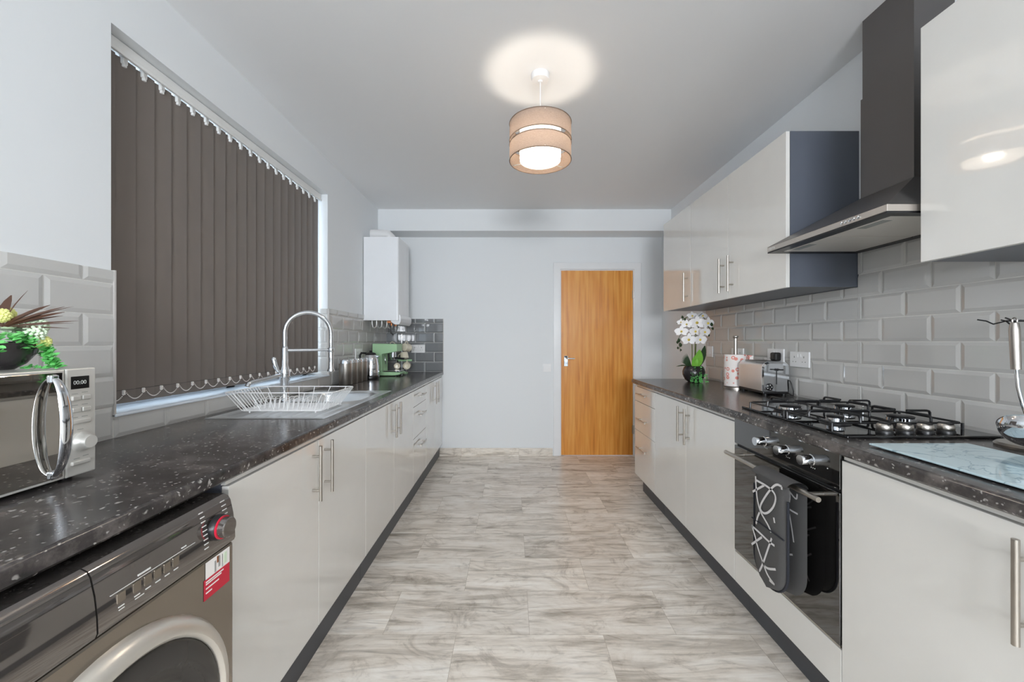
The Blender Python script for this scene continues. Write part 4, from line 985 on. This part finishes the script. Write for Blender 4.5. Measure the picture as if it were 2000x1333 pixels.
for x0, y0, x1, y1 in ((1341, 634, 1326, 660), (1326, 660, 1329, 688), (1382, 630, 1393, 645), (1345, 630, 1332, 618), (1355, 628, 1372, 612)): b = MB(); b.tube([ip(x0, y0, 2.985), ip((x0+x1)/2-1, (y0+y1)/2, 2.98), ip(x1, y1, 2.975)], 0.0018, 5); mk('spray_stem', b, 'dark_leaf', oc)
b = MB()
b.leaf(O3+Vector((0.0, -0.02, 0.10)), O3+Vector((0.036, -0.02, 0.245)), 0.075, nrm=(0.2, -1, 0.1), droop=0.012, fold=0.1)
b.leaf(O3+Vector((-0.01, -0.02, 0.10)), O3+Vector((-0.005, -0.03, 0.20)), 0.05, nrm=(0, -1, 0.1), droop=0.01)
mk('broad_leaf', b, 'green_leaf', oc)
b = MB()
b.leaf(O3+Vector((0.02, 0.0, 0.10)), O3+Vector((0.085, 0.0, 0.275)), 0.06, nrm=(0.3, -1, 0.1), droop=0.012)
b.leaf(O3+Vector((-0.02, -0.02, 0.112)), O3+Vector((-0.145, -0.03, 0.118)), 0.022, nrm=(0, -0.4, 1), droop=0.012)
for k in range(11):
    a = 0.55+0.10*k; b.leaf(O3+Vector((-0.02, -0.01, 0.105)), O3+Vector((-0.02-0.085*math.cos(a*0.9-0.35), -0.02, 0.105+0.105*math.sin(a*0.9-0.1)+0.01)), 0.009, nrm=(0, -1, 0), droop=0.006, n=4)
mk('dark_leaf', b, 'dark_leaf', oc)
b = MB(); random.seed(11)
def trail(b, start, pts_n, step, spread, leafs, drop_dir, ground=None, lw=0.009):
    p = Vector(start); 
    for i in range(pts_n):
        p = p+Vector(drop_dir)*step+Vector((random.uniform(-1, 1), random.uniform(-1, 1), random.uniform(-0.4, 0.4)))*spread
        if ground is not None and p.z < ground+0.006: p.z = ground+0.006
        for k in range(leafs):
            a = random.uniform(0, 2*PI); q = p+Vector((math.cos(a), math.sin(a)*0.8, random.uniform(-0.3, 0.6)))*random.uniform(0.010, 0.016)
            if ground is not None and q.z < ground+0.003: q.z = ground+0.003
            b.leaf(p, q, lw, nrm=(random.uniform(-.5, .5), -0.6, 0.8), n=3)
for k in range(9):
    a = -PI/2+random.uniform(-0.55, 0.75); trail(b, O3+Vector((0.062*math.cos(a), 0.062*math.sin(a), 0.122)), 13, 0.0092, 0.0035, 3, (0.22*math.cos(a), 0.22*math.sin(a), -1), ground=WTR)
mk('trailing_foliage', b, 'trail_leaf', oc)

# ================================================================ HOB
hb = thing('gas_hob', 'four-burner black glass gas hob set in the right worktop', 'hob', (1.31, 1.545, WTR))
hx0, hx1, hy0, hy1 = 1.062, 1.558, 1.256, 1.836; HZ = WTR+0.010
b = MB(); b.box(hx0, hx1, hy0, hy1, WTR+0.0005, HZ, 0.003); mk('glass_plate', b, 'blackglass', hb)
burn = ((1.185, 1.69, 0.040), (1.425, 1.70, 0.036), (1.185, 1.455, 0.028), (1.425, 1.455, 0.040))
for (x, y, r) in burn:
    b = MB(); b.lathe([(r+0.020, 0.0), (r+0.018, 0.004), (r+0.006, 0.008), (r+0.002, 0.008)], (x, y, HZ), (0, 0, 1), 36)
    b.mi = 1; b.lathe([(r+0.001, 0.006), (r+0.001, 0.021), (r-0.004, 0.022)], (x, y, HZ), (0, 0, 1), 36)
    b.mi = 2; b.lathe([(r-0.002, 0.022), (r-0.001, 0.026), (r-0.006, 0.029), (0, 0.029)], (x, y, HZ), (0, 0, 1), 36)
    mk('burner', b, ['blackmetal', 'chrome', 'blackmetal'], hb)
def pan_support(pairs, y0, y1):
    b = MB(); zr = HZ+0.022; zt = HZ+0.046; x0, x1 = 1.088, 1.532
    b.tube([(x0+0.01, y0, zr), (x1-0.01, y0, zr), (x1, y0+0.01, zr), (x1, y1-0.01, zr), (x1-0.01, y1, zr), (x0+0.01, y1, zr), (x0, y1-0.01, zr), (x0, y0+0.01, zr)], 0.0036, 8, closed=True)
    for x, y in ((x0, y0), (x1, y0), (x1, y1), (x0, y1), ((x0+x1)/2, y0), ((x0+x1)/2, y1)):
        b.cyl((x, y, HZ), (x, y, zr), 0.0045, 8)
    for (bx, by, r) in pairs:
        for (dx, dy) in ((-1, 0), (1, 0), (0, -1), (0, 1)):
            ex_ = (x0 if bx < 1.3 else 1.31) if dx < 0 else ((1.31 if bx < 1.3 else x1) if dx > 0 else bx)
            ey_ = y0 if dy < 0 else (y1 if dy > 0 else by)
            b.tube([(ex_, ey_, zr), (ex_, ey_, zt-0.008), (ex_-dx*0.004, ey_-dy*0.004, zt-0.002), (ex_-dx*0.012, ey_-dy*0.012, zt), (bx+dx*0.022, by+dy*0.022, zt)], 0.0042, 8)
    b.tube([((x0+x1)/2, y0, zr), ((x0+x1)/2, y1, zr)], 0.0036, 8)
    mk('pan_support', b, 'blackmetal', hb)
pan_support(burn[:2], 1.588, 1.812); pan_support(burn[2:], 1.350, 1.570)
for x in (1.222, 1.290, 1.356, 1.424):
    b = MB(); b.lathe([(0.023, 0.0), (0.023, 0.007), (0.021, 0.010)], (x, 1.302, HZ), (0, 0, 1), 28); b.mi = 1
    b.lathe([(0.0195, 0.009), (0.0215, 0.013), (0.0205, 0.026), (0.017, 0.030), (0, 0.0305)], (x, 1.302, HZ), (0, 0, 1), 28)
    b.mi = 0; b.box(x-0.006, x+0.006, 1.282, 1.323, HZ+0.028, HZ+0.033, 0.002)
    mk('knob', b, ['black', 'steel'], hb)

# ================================================================ OVEN
ov = thing('oven', 'black built-in electric oven under the gas hob', 'oven', (1.2, 1.505, ZR0))
oy0, oy1 = 1.218, 1.794; of = 1.006
b = MB(); b.box(of+0.012, 1.55, oy0+0.004, oy1-0.004, 0.292, 0.880); mk('casing', b, 'blackmetal', ov)
b = MB(); b.box(of, of+0.018, oy0, oy1, 0.772, 0.882, 0.0015); cpn = mk('control_panel', b, 'ovenglass', ov)
b = MB(); b.box(of, of+0.022, oy0, oy1, 0.292, 0.762, 0.002); od = mk('door', b, 'ovenglass', ov)
b = MB(); b.box(of+0.004, of+0.02, oy0+0.002, oy1-0.002, 0.285, 0.2915); mk('door_sill', b, 'steel', ov)
for y in (1.573, 1.446, 1.326):
    b = MB(); lx = lambda p: b.lathe(p, (of, y, 0.832), (-1, 0, 0), 30)
    lx([(0.0195, 0), (0.0195, 0.008), (0.0172, 0.010), (0.0172, 0.043), (0.0160, 0.045), (0, 0.045)]); mk('knob', b, 'chrome', cpn)
b = MB()
for y in (1.51, 1.385, 1.265): b.box(of-0.0008, of, y-0.0015, y+0.0015, 0.822, 0.825)
for y in (1.573, 1.446, 1.326): 
    for k in (-1, 0, 1): b.box(of-0.0008, of, y+k*0.008-0.001, y+k*0.008+0.001, 0.804, 0.807)
mk('mark_print', b, 'print', cpn)
b = MB(); hxx = of-0.052; hzz = 0.735
b.cyl((hxx, 1.235, hzz), (hxx, 1.772, hzz), 0.0085, 18)
for y in (1.285, 1.722): b.cyl((hxx, y, hzz), (of+0.001, y, hzz), 0.0065, 14)
mk('handle', b, 'steel', od)
b = MB(); b.box(1.008, 1.0265, 1.2155, 1.7945, ZR0+0.001, 0.282, 0.0012)
fpn = thing('filler_panel', 'low cream gloss panel directly beneath the oven', 'panel', (1.017, 1.505, 0))
mk('front', b, 'door_gloss', fpn)
b = MB(); b.box(1.075, 1.091, 1.2145, 1.7955, 0.001, ZR0-0.001); mk('plinth', b, 'plinth', fpn)

# oven glove draped over the oven handle
og = thing('oven_glove', 'charcoal double oven glove with white scribble print hung over the oven handle', 'oven glove', (hxx, 1.43, 0.36))
gy0, gy1 = 1.325, 1.515
def glove_sheet(x, y0, y1, zt, zb, th, name, mats, lean=0.0, nx=10, nz=26, bulge=0.008):
    b = MB(); R = (y1-y0)/2; cy = (y0+y1)/2
    def half(z):
        zc_ = zb+R*0.95
        if z >= zc_: return R
        k = (zc_-z)/(R*0.95); return R*math.sqrt(max(0.0, 1-k*k))
    rows_f, rows_b = [], []
    for i in range(nz+1):
        k = i/nz; z = zt+(zb-zt)*(1-(1-k)**1.6 if False else k); hw = max(half(z), 0.0015); rf, rb = [], []
        for j in range(nx+1):
            u = -1+2*j/nx; prof_ = (1-u**4)**0.5 if abs(u) < 1 else 0; kk = math.sin(PI*min(1, k*1.0)*0.5+0.3)
            xo = x-lean*k; rf.append((xo-(th/2+bulge*kk*0.5)*prof_, cy+hw*u, z)); rb.append((xo+th/2*prof_, cy+hw*u, z))
        rows_f.append(rf); rows_b.append(rb)
    b.grid(rows_f, True); b.grid(rows_b, True)
    return b
xfro, xbak = hxx-0.026, hxx+0.023
b = glove_sheet(xfro, gy0+0.003, gy1-0.004, hzz+0.002, 0.350, 0.022, 'front', None, lean=0.004)
# fold over the bar
rows = []
for i in range(13):
    a = PI*i/12; rows.append([(hxx-0.001-(0.037)*math.cos(a), y, hzz-0.002+0.022*math.sin(a)) for y in [gy0+(gy1-gy0)*j/8 for j in range(9)]])
b.grid(rows, True)
b.mi = 1
def gp(zx, zy, X):     # point on the glove's front face from measured outline coordinates
    ix = 1440+zx/4.444; iy = 880+zy/4.444; Y = X*FPX/(ix-1000); return Vector((X, Y, EYE+(666.5-iy)*Y/FPX))
XF = xfro-0.0185
def smooth(p, it=2):
    for _ in range(it):
        q = [p[0]]
        for a_, c_ in zip(p[:-1], p[1:]): q += [a_*0.75+c_*0.25, a_*0.25+c_*0.75]
        q.append(p[-1]); p = q
    return p
lines = [
 [(160, 225), (165, 330), (175, 430), (200, 530), (240, 600), (275, 660), (295, 715)],
 [(165, 260), (240, 300), (310, 350), (340, 410), (320, 490), (270, 545), (225, 550), (195, 500), (220, 440), (280, 350), (340, 275), (400, 248), (470, 258)],
 [(135, 360), (235, 305)], [(195, 540), (175, 585), (165, 640)],
 [(120, 650), (200, 720), (270, 790), (325, 830)], [(115, 808), (215, 755)], [(300, 765), (260, 880), (225, 985), (195, 1080), (190, 1145)],
 [(165, 790), (190, 880), (230, 990), (260, 1080), (325, 1170)], [(225, 985), (260, 1030), (335, 1035)], [(130, 655), (165, 780)],
 [(318, 585), (326, 632)], [(430, 265), (405, 290), (392, 345)], [(280, 1200), (312, 1182)]]
for ln in lines:
    pts = [gp(x, y, XF) for x, y in ln]; pts = [Vector((XF-0.0008, p.y, p.z)) for p in pts]
    pts = [Vector((p.x, min(max(p.y, gy0+0.012+0.03*sstep(0.44, 0.36, p.z)), gy1-0.010-0.03*sstep(0.44, 0.36, p.z)), min(max(p.z, 0.385), hzz+0.004))) for p in pts]
    b.ribbon(smooth(pts) if len(pts) > 2 else pts, 0.0078, (-1, 0, 0))
mk('front_glove', b, ['mitt', 'mitt_line'], og)
b = glove_sheet(xbak, gy0-0.012, gy1+0.022, hzz+0.002, 0.336, 0.014, 'back', None, bulge=0.0)
b.mi = 1
rnd = random.Random(5)
def bp_(zx, zy):
    X = xbak-0.012; p = gp(zx, zy, X); return Vector((X, p.y, p.z))
for ln in ([(80, 110), (75, 180), (100, 290), (115, 370)], [(55, 190), (130, 185), (150, 140)], [(60, 420), (105, 450)], [(65, 610), (110, 600)], [(60, 680), (65, 800), (70, 910)], [(55, 850), (105, 855)],
           [(395, 465), (460, 520), (525, 555)], [(455, 360), (460, 430), (415, 550), (375, 640), (420, 700), (410, 780), (370, 845)], [(440, 500), (465, 620), (490, 800)], [(480, 908), (405, 900), (405, 960), (450, 1040)], [(375, 1110), (405, 1180), (435, 1100), (395, 1130)], [(440, 340), (515, 440), (520, 380)]):
    pts = [bp_(x, y) for x, y in ln]; pts = [Vector((p.x, min(max(p.y, gy0-0.006), gy1+0.016), min(p.z, hzz+0.0))) for p in pts]; b.ribbon(smooth(pts) if len(pts) > 2 else pts, 0.006, (-1, 0, 0))
X = xbak+0.0088
for ln in ([(1.36, 0.66), (1.45, 0.62), (1.40, 0.56), (1.34, 0.60)], [(1.49, 0.69), (1.46, 0.60), (1.49, 0.52)], [(1.36, 0.50), (1.43, 0.44), (1.47, 0.47)], [(1.34, 0.70), (1.40, 0.64), (1.44, 0.70)], [(1.37, 0.56), (1.46, 0.50)], [(1.40, 0.44), (1.37, 0.40)]):
    b.ribbon(smooth([Vector((X, y, z)) for y, z in ln]), 0.006, (1, 0, 0))
mk('back_glove', b, ['mitt', 'mitt_line'], og)
b = MB(); rows = glove_sheet(xfro, gy0+0.003, gy1-0.004, hzz, 0.350, 0.022, 'x', None); rows.bm.free()
R = (gy1-gy0-0.007)/2; cy = (gy0+gy1)/2; zc_ = 0.350+R*0.95
pts = [(xfro-0.004, gy0+0.003, 0.69)]+[(xfro-0.004, cy-R*math.cos(a), zc_-R*0.95*math.sin(a)) for a in [PI*k/18 for k in range(19)]]+[(xfro-0.004, gy1-0.004, 0.69)]
b.tube(pts, 0.0045, 8); b.tube([(XF+0.002, gy0+0.006, 0.560), (XF+0.0, cy, 0.563), (XF+0.002, gy1-0.008, 0.560)], 0.003, 6)
mk('bound_edge', b, 'mitt_in', og)

# ================================================================ EXTRACTOR HOOD
hd = thing('extractor_hood', 'black chimney extractor hood over the gas hob', 'extractor hood', (1.4, 1.545, 1.645))
Y0, Y1 = 1.2485, 1.8345; XFh = 1.18; ZB = 1.640; ZT = 1.662
b = MB(); cx_ = 1.455; ya, yb4 = 1.436, 1.656; zt2 = EYE+0.595
lo = [(XFh, Y0), (XFh, Y1), (XR-0.0115, Y1), (XR-0.0115, Y0)]; hi = [(cx_, ya), (cx_, yb4), (XR-0.0115, yb4), (XR-0.0115, ya)]
L0 = [b.bm.verts.new((x, y, ZT)) for x, y in lo]; L1 = [b.bm.verts.new((x, y, zt2)) for x, y in hi]
for i in range(4): b.bm.faces.new((L0[i], L0[(i+1) % 4], L1[(i+1) % 4], L1[i]))
mk('canopy', b, 'hood', hd)
b = MB(); b.box(XFh, XR-0.0115, Y0, Y1, ZB, ZT-0.0003, 0.001); lip = mk('lip', b, 'hood_strip', hd)
b = MB()
b.box(XFh+0.001, XFh+0.045, Y0+0.001, Y1-0.001, ZB-0.006, ZB); b.box(XR-0.05, XR-0.012, Y0+0.001, Y1-0.001, ZB-0.006, ZB)
b.box(XFh+0.045, XR-0.05, Y0+0.001, Y0+0.035, ZB-0.006, ZB); b.box(XFh+0.045, XR-0.05, Y1-0.035, Y1-0.001, ZB-0.006, ZB)
mk('underside_frame', b, 'black', hd)
b = MB(); b.box(XFh+0.045, XR-0.05, Y0+0.035, 1.540, ZB-0.0045, ZB-0.0005, 0.001); b.box(XFh+0.045, XR-0.05, 1.544, Y1-0.035, ZB-0.0045, ZB-0.0005, 0.001); mk('grease_filter', b, 'filter', hd)
for y in (1.33, 1.66): b = MB(); b.box(XFh+0.062, XFh+0.095, y, y+0.10, ZB-0.0055, ZB-0.004, 0.0005); mk('lamp_lens', b, 'lens', hd)
for y in (1.418, 1.401, 1.384, 1.367, 1.350): b = MB(); b.lathe([(0.0062, 0), (0.0062, 0.003), (0.0045, 0.004), (0, 0.004)], (XFh, y+0.0, 1.651), (-1, 0, 0), 14); mk('push_button', b, 'chrome', lip)
b = MB(); b.box(cx_, XR, ya, yb4, zt2-0.002, EYE+1.005); mk('chimney', b, 'hood', hd)
b = MB(); b.box(cx_+0.004, XR, ya+0.004, yb4-0.004, EYE+1.005, H); mk('upper_chimney', b, 'hood', hd)
text_mesh('ciarra', 0.020, 'logo', lip, 'print', (XFh-0.0012, 1.825, 1.6455), (0, -1, 0), (0, 0, 1))

# ================================================================ GLASS BOARD, UTENSILS
b = MB(); b.box(1.055, 1.347, 0.775, 1.173, WTR+0.004, WTR+0.009, 0.0015)
for x in (1.08, 1.32):
    for y in (0.80, 1.15): b.cyl((x, y, WTR), (x, y, WTR+0.0045), 0.008, 10)
tag(mk('worktop_saver', b, 'marble'), 'pale blue marbled glass worktop saver on the right worktop', 'board')
us = thing('utensil_stand', 'steel utensil stand with wire hooks at the right edge', 'utensil stand', (1.505, 1.15, WTR))
b = MB(); b.lathe([(0, 0), (0.070, 0), (0.072, 0.006), (0.066, 0.012), (0.0, 0.016)], (1.505, 1.15, WTR), (0, 0, 1), 40); mk('base', b, 'steel', us)
b = MB(); b.cyl((1.505, 1.15, WTR+0.01), (1.505, 1.15, 1.30), 0.006, 14); mk('pole', b, 'chrome', us)
b = MB()
for k in range(6):
    a = PI+0.20+k*PI/3; d = Vector((math.cos(a), math.sin(a), 0)); c = Vector((1.505, 1.15, 1.287))
    b.tube([c, c+d*0.045+Vector((0, 0, 0.003)), c+d*0.070+Vector((0, 0, -0.006)), c+d*0.084+Vector((0, 0, 0.004)), c+d*0.102+Vector((0, 0, 0.009))], 0.0022, 6)
mk('hook', b, 'black', us)
ld = thing('ladle', 'large steel ladle hanging from the utensil stand', 'ladle', (1.422, 1.118, 0.94))
b = MB(); b.tube([(1.421, 1.122, 1.281), (1.421, 1.122, 1.262), (1.423, 1.120, 1.150)], 0.011, 14, rs=[0.0085, 0.0115, 0.0105])
b.tube([(1.421+0.007*math.cos(a), 1.122, 1.287+0.009*math.sin(a)) for a in [2*PI*k/12 for k in range(12)]], 0.0018, 6, closed=True); mk('handle_grip', b, 'steel', ld)
b = MB(); b.tube([(1.423, 1.120, 1.152), (1.426, 1.118, 1.10), (1.434, 1.114, 1.05), (1.442, 1.108, 1.010), (1.436, 1.100, 0.992)], 0.0045, 10); mk('neck', b, 'chrome', ld)
b = MB(); prof_ = [(0.055*math.sin(a), -0.055*math.cos(a)*0.85) for a in [PI/2*k/8 for k in range(9)]]
b.lathe(prof_+[(0.0565, 0.001), (0.053, 0.0)]+[(x*0.95, z*0.95) for x, z in prof_[::-1]], (1.402, 1.078, 0.992), (0.55, 0.30, 0.65), 36); mk('bowl', b, 'chrome', ld)

# ================================================================ SUCCULENT BOWL ON THE MICROWAVE
pp = thing('succulent_planter', 'mixed artificial succulents in a dark bowl on top of the microwave', 'potted plant', (-1.138, 0.880, mz1))
P3 = Vector((-1.138, 0.880, mz1+0.001))
b = MB(); b.lathe([(0, 0.001), (0.022, 0.001), (0.040, 0.014), (0.056, 0.038), (0.063, 0.062), (0.060, 0.064), (0.055, 0.055), (0, 0.052)], P3, (0, 0, 1), 36); mk('bowl', b, 'pot_black', pp)
random.seed(21); b = MB()
def rosette(b, c, r, n, up=(0, 0, 1)):
    c = Vector(c)
    for ring, (rr, tilt) in enumerate(((1.0, 0.35), (0.72, 0.8), (0.42, 1.2))):
        m = n-ring*2
        for k in range(m):
            a = 2*PI*k/m+ring*0.4; d = Vector((math.cos(a)*math.cos(tilt), math.sin(a)*math.cos(tilt), math.sin(tilt)))
            b.leaf(c, c+d*r*rr, r*0.55, nrm=(0, 0, 1) if tilt < 1 else (math.cos(a), math.sin(a), 0.3), droop=r*0.1, n=4)
rosette(b, P3+Vector((-0.005, 0.028, 0.085)), 0.032, 12); rosette(b, P3+Vector((-0.045, 0.01, 0.082)), 0.032, 12); rosette(b, P3+Vector((-0.01, -0.03, 0.085)), 0.030, 11); rosette(b, P3+Vector((0.02, 0.0, 0.082)), 0.028, 11)
def knob_spike(b, c, d, L, r):
    c = Vector(c); d = Vector(d).normalized()
    for i in range(9):
        for j in range(7):
            a = 2*PI*j/7+i*0.5; s = d.cross(Vector((0.3, 0.2, 1))).normalized(); t = d.cross(s); rr = r*math.sin(PI*(i+1.2)/11)
            q = c+d*L*i/9+(s*math.cos(a)+t*math.sin(a))*rr
            bmesh.ops.create_icosphere(b.bm, subdivisions=1, radius=0.0042, matrix=Matrix.Translation(q))
knob_spike(b, P3+Vector((0.025, 0.030, 0.070)), (0.45, 0.3, 0.8), 0.055, 0.016); knob_spike(b, P3+Vector((0.0, 0.035, 0.075)), (0.1, 0.3, 0.9), 0.050, 0.016); knob_spike(b, P3+Vector((0.038, 0.015, 0.062)), (0.8, 0.1, 0.6), 0.048, 0.015)
for f in b.bm.faces: f.smooth = True
mk('pale_succulent', b, 'succulent', pp)
for c, d in (((-0.01, 0.02, 0.115), (-0.1, 0.1, 1)), ((-0.035, 0.0, 0.115), (-0.3, 0.1, 1)), ((0.005, 0.0, 0.11), (0.3, -0.1, 1)), ((0.050, 0.028, 0.055), (0.4, 0.3, 0.5))):
    b = MB(); knob_spike(b, P3+Vector(c), d, 0.026, 0.013)
    for f in b.bm.faces: f.smooth = True
    mk('yellow_flower', b, 'yellow_bud', pp)
b = MB()
for (dx, dy, dz, w_) in ((-0.015, 0.03, 0.075, 0.02), (0.045, 0.055, 0.055, 0.010), (0.09, 0.045, 0.05, 0.006), (0.085, 0.05, 0.038, 0.008), (0.10, 0.055, 0.052, 0.003), (0.095, 0.07, 0.018, 0.004), (0.105, 0.05, 0.012, 0.003), (0.085, 0.06, 0.0, 0.003), (0.035, 0.02, 0.085, 0.003), (0.04, 0.03, 0.04, 0.008), (-0.04, 0.02, 0.07, 0.02), (0.07, 0.06, 0.030, 0.005)):
    s0 = P3+Vector((0.005, 0.0, 0.095)); b.leaf(s0, s0+Vector((dx, dy, dz)), w_, nrm=(0.3, -1, 0.4), droop=0.005, n=5)
mk('bronze_blade', b, 'brown_blade', pp)
b = MB(); random.seed(4)
for k in range(44):
    a = random.uniform(-2.1, 1.6); st_ = P3+Vector((0.054*math.cos(a), 0.054*math.sin(a), 0.070+random.uniform(-0.004, 0.016)))
    n_ = random.choice((3, 3, 4, 7)); trail(b, st_, n_, 0.008, 0.003, 3, (0.45*math.cos(a), 0.45*math.sin(a), -0.75), ground=mz1, lw=0.010)
for sx_, dx in ((0.060, 0.22), (0.064, 0.30), (0.058, 0.40), (0.062, 0.16)): trail(b, P3+Vector((sx_, 0.030, 0.064)), 9, 0.008, 0.002, 5, (dx, 0.14, -0.8), ground=mz1, lw=0.010)
trail(b, P3+Vector((0.02, 0.02, 0.002)), 7, 0.010, 0.002, 4, (0.9, 0.3, 0), ground=mz1, lw=0.010)
mk('trailing_foliage', b, 'trail_leaf', pp)

# ================================================================ PENDANT LAMP
pd = thing('pendant_lamp', 'two-tier taupe drum pendant lamp hanging lit from the ceiling', 'lamp', (0.141, 1.98, 2.128))
C3 = (0.141, 1.98, 0)
def band(b, r, z0, z1, th=0.0015, sides=72):
    b.lathe([(r, z0), (r, z1)], C3, (0, 0, 1), sides); b.lathe([(r-th, z0), (r-th, z1)], C3, (0, 0, 1), sides)
def rim(b, r, z, w=0.0022): b.tube([(C3[0]+r*math.cos(a), C3[1]+r*math.sin(a), z) for a in [2*PI*k/72 for k in range(72)]], w, 6, closed=True)
zb_ = 2.128
ra = 0.153
b = MB(); b.lathe([(ra, zb_), (ra, zb_+0.081)], C3, (0, 0, 1), 72); sh1 = mk('lower_shade', b, 'shade', pd)
b = MB(); rim(b, ra, zb_+0.001); rim(b, ra, zb_+0.081); mk('trim', b, 'shade_trim', sh1)
b = MB(); b.lathe([(ra, zb_+0.101), (ra, zb_+0.183)], C3, (0, 0, 1), 72); sh2 = mk('upper_shade', b, 'shade', pd)
b = MB(); rim(b, ra, zb_+0.101); rim(b, ra, zb_+0.183); mk('trim', b, 'shade_trim', sh2)
b = MB(); b.lathe([(0.102, zb_+0.002), (0.102, zb_+0.181)], C3, (0, 0, 1), 64); sh3 = mk('inner_shade', b, 'diffuser', pd)
b = MB(); rim(b, 0.102, zb_+0.002, 0.0014); rim(b, 0.102, zb_+0.181, 0.0014); mk('trim', b, 'shade_trim', sh3)
b = MB()
for k in range(3):
    a = 0.6+2*PI*k/3; d = Vector((math.cos(a), math.sin(a), 0)); c = Vector((C3[0], C3[1], 0))
    for z in (zb_+0.006, zb_+0.090, zb_+0.176): b.cyl(c+d*0.102+Vector((0, 0, z)), c+d*ra+Vector((0, 0, z)), 0.0018, 6)
    b.cyl(c+d*(ra-0.002)+Vector((0, 0, zb_+0.07)), c+d*(ra-0.002)+Vector((0, 0, zb_+0.11)), 0.0018, 6)
    b.cyl(c+d*0.02+Vector((0, 0, zb_+0.120)), c+d*0.102+Vector((0, 0, zb_+0.176)), 0.0016, 6)
mk('spider_frame', b, 'blind_rail', pd)
b = MB(); b.cyl((C3[0], C3[1], zb_+0.135), (C3[0], C3[1], H-0.03), 0.0028, 10); mk('cable', b, 'white_plastic', pd)
b = MB(); b.lathe([(0.012, 0.165), (0.018, 0.16), (0.018, 0.095), (0.021, 0.092), (0.021, 0.085), (0.0, 0.085)], (C3[0], C3[1], zb_), (0, 0, 1), 24); mk('lamp_holder', b, 'white_plastic', pd)
b = MB(); b.lathe([(0.001, -0.030), (0.018, -0.025), (0.028, -0.010), (0.030, 0.002), (0.026, 0.018), (0.016, 0.034), (0.013, 0.046)], (C3[0], C3[1], zb_+0.040), (0, 0, 1), 28); bl = mk('bulb', b, 'bulb', pd)
b = MB(); b.lathe([(0.045, 0.0), (0.045, -0.020), (0.042, -0.030), (0.012, -0.034), (0.010, -0.040), (0.0, -0.040)], (C3[0], C3[1], H), (0, 0, 1), 40); mk('ceiling_rose', b, 'white_plastic', pd)
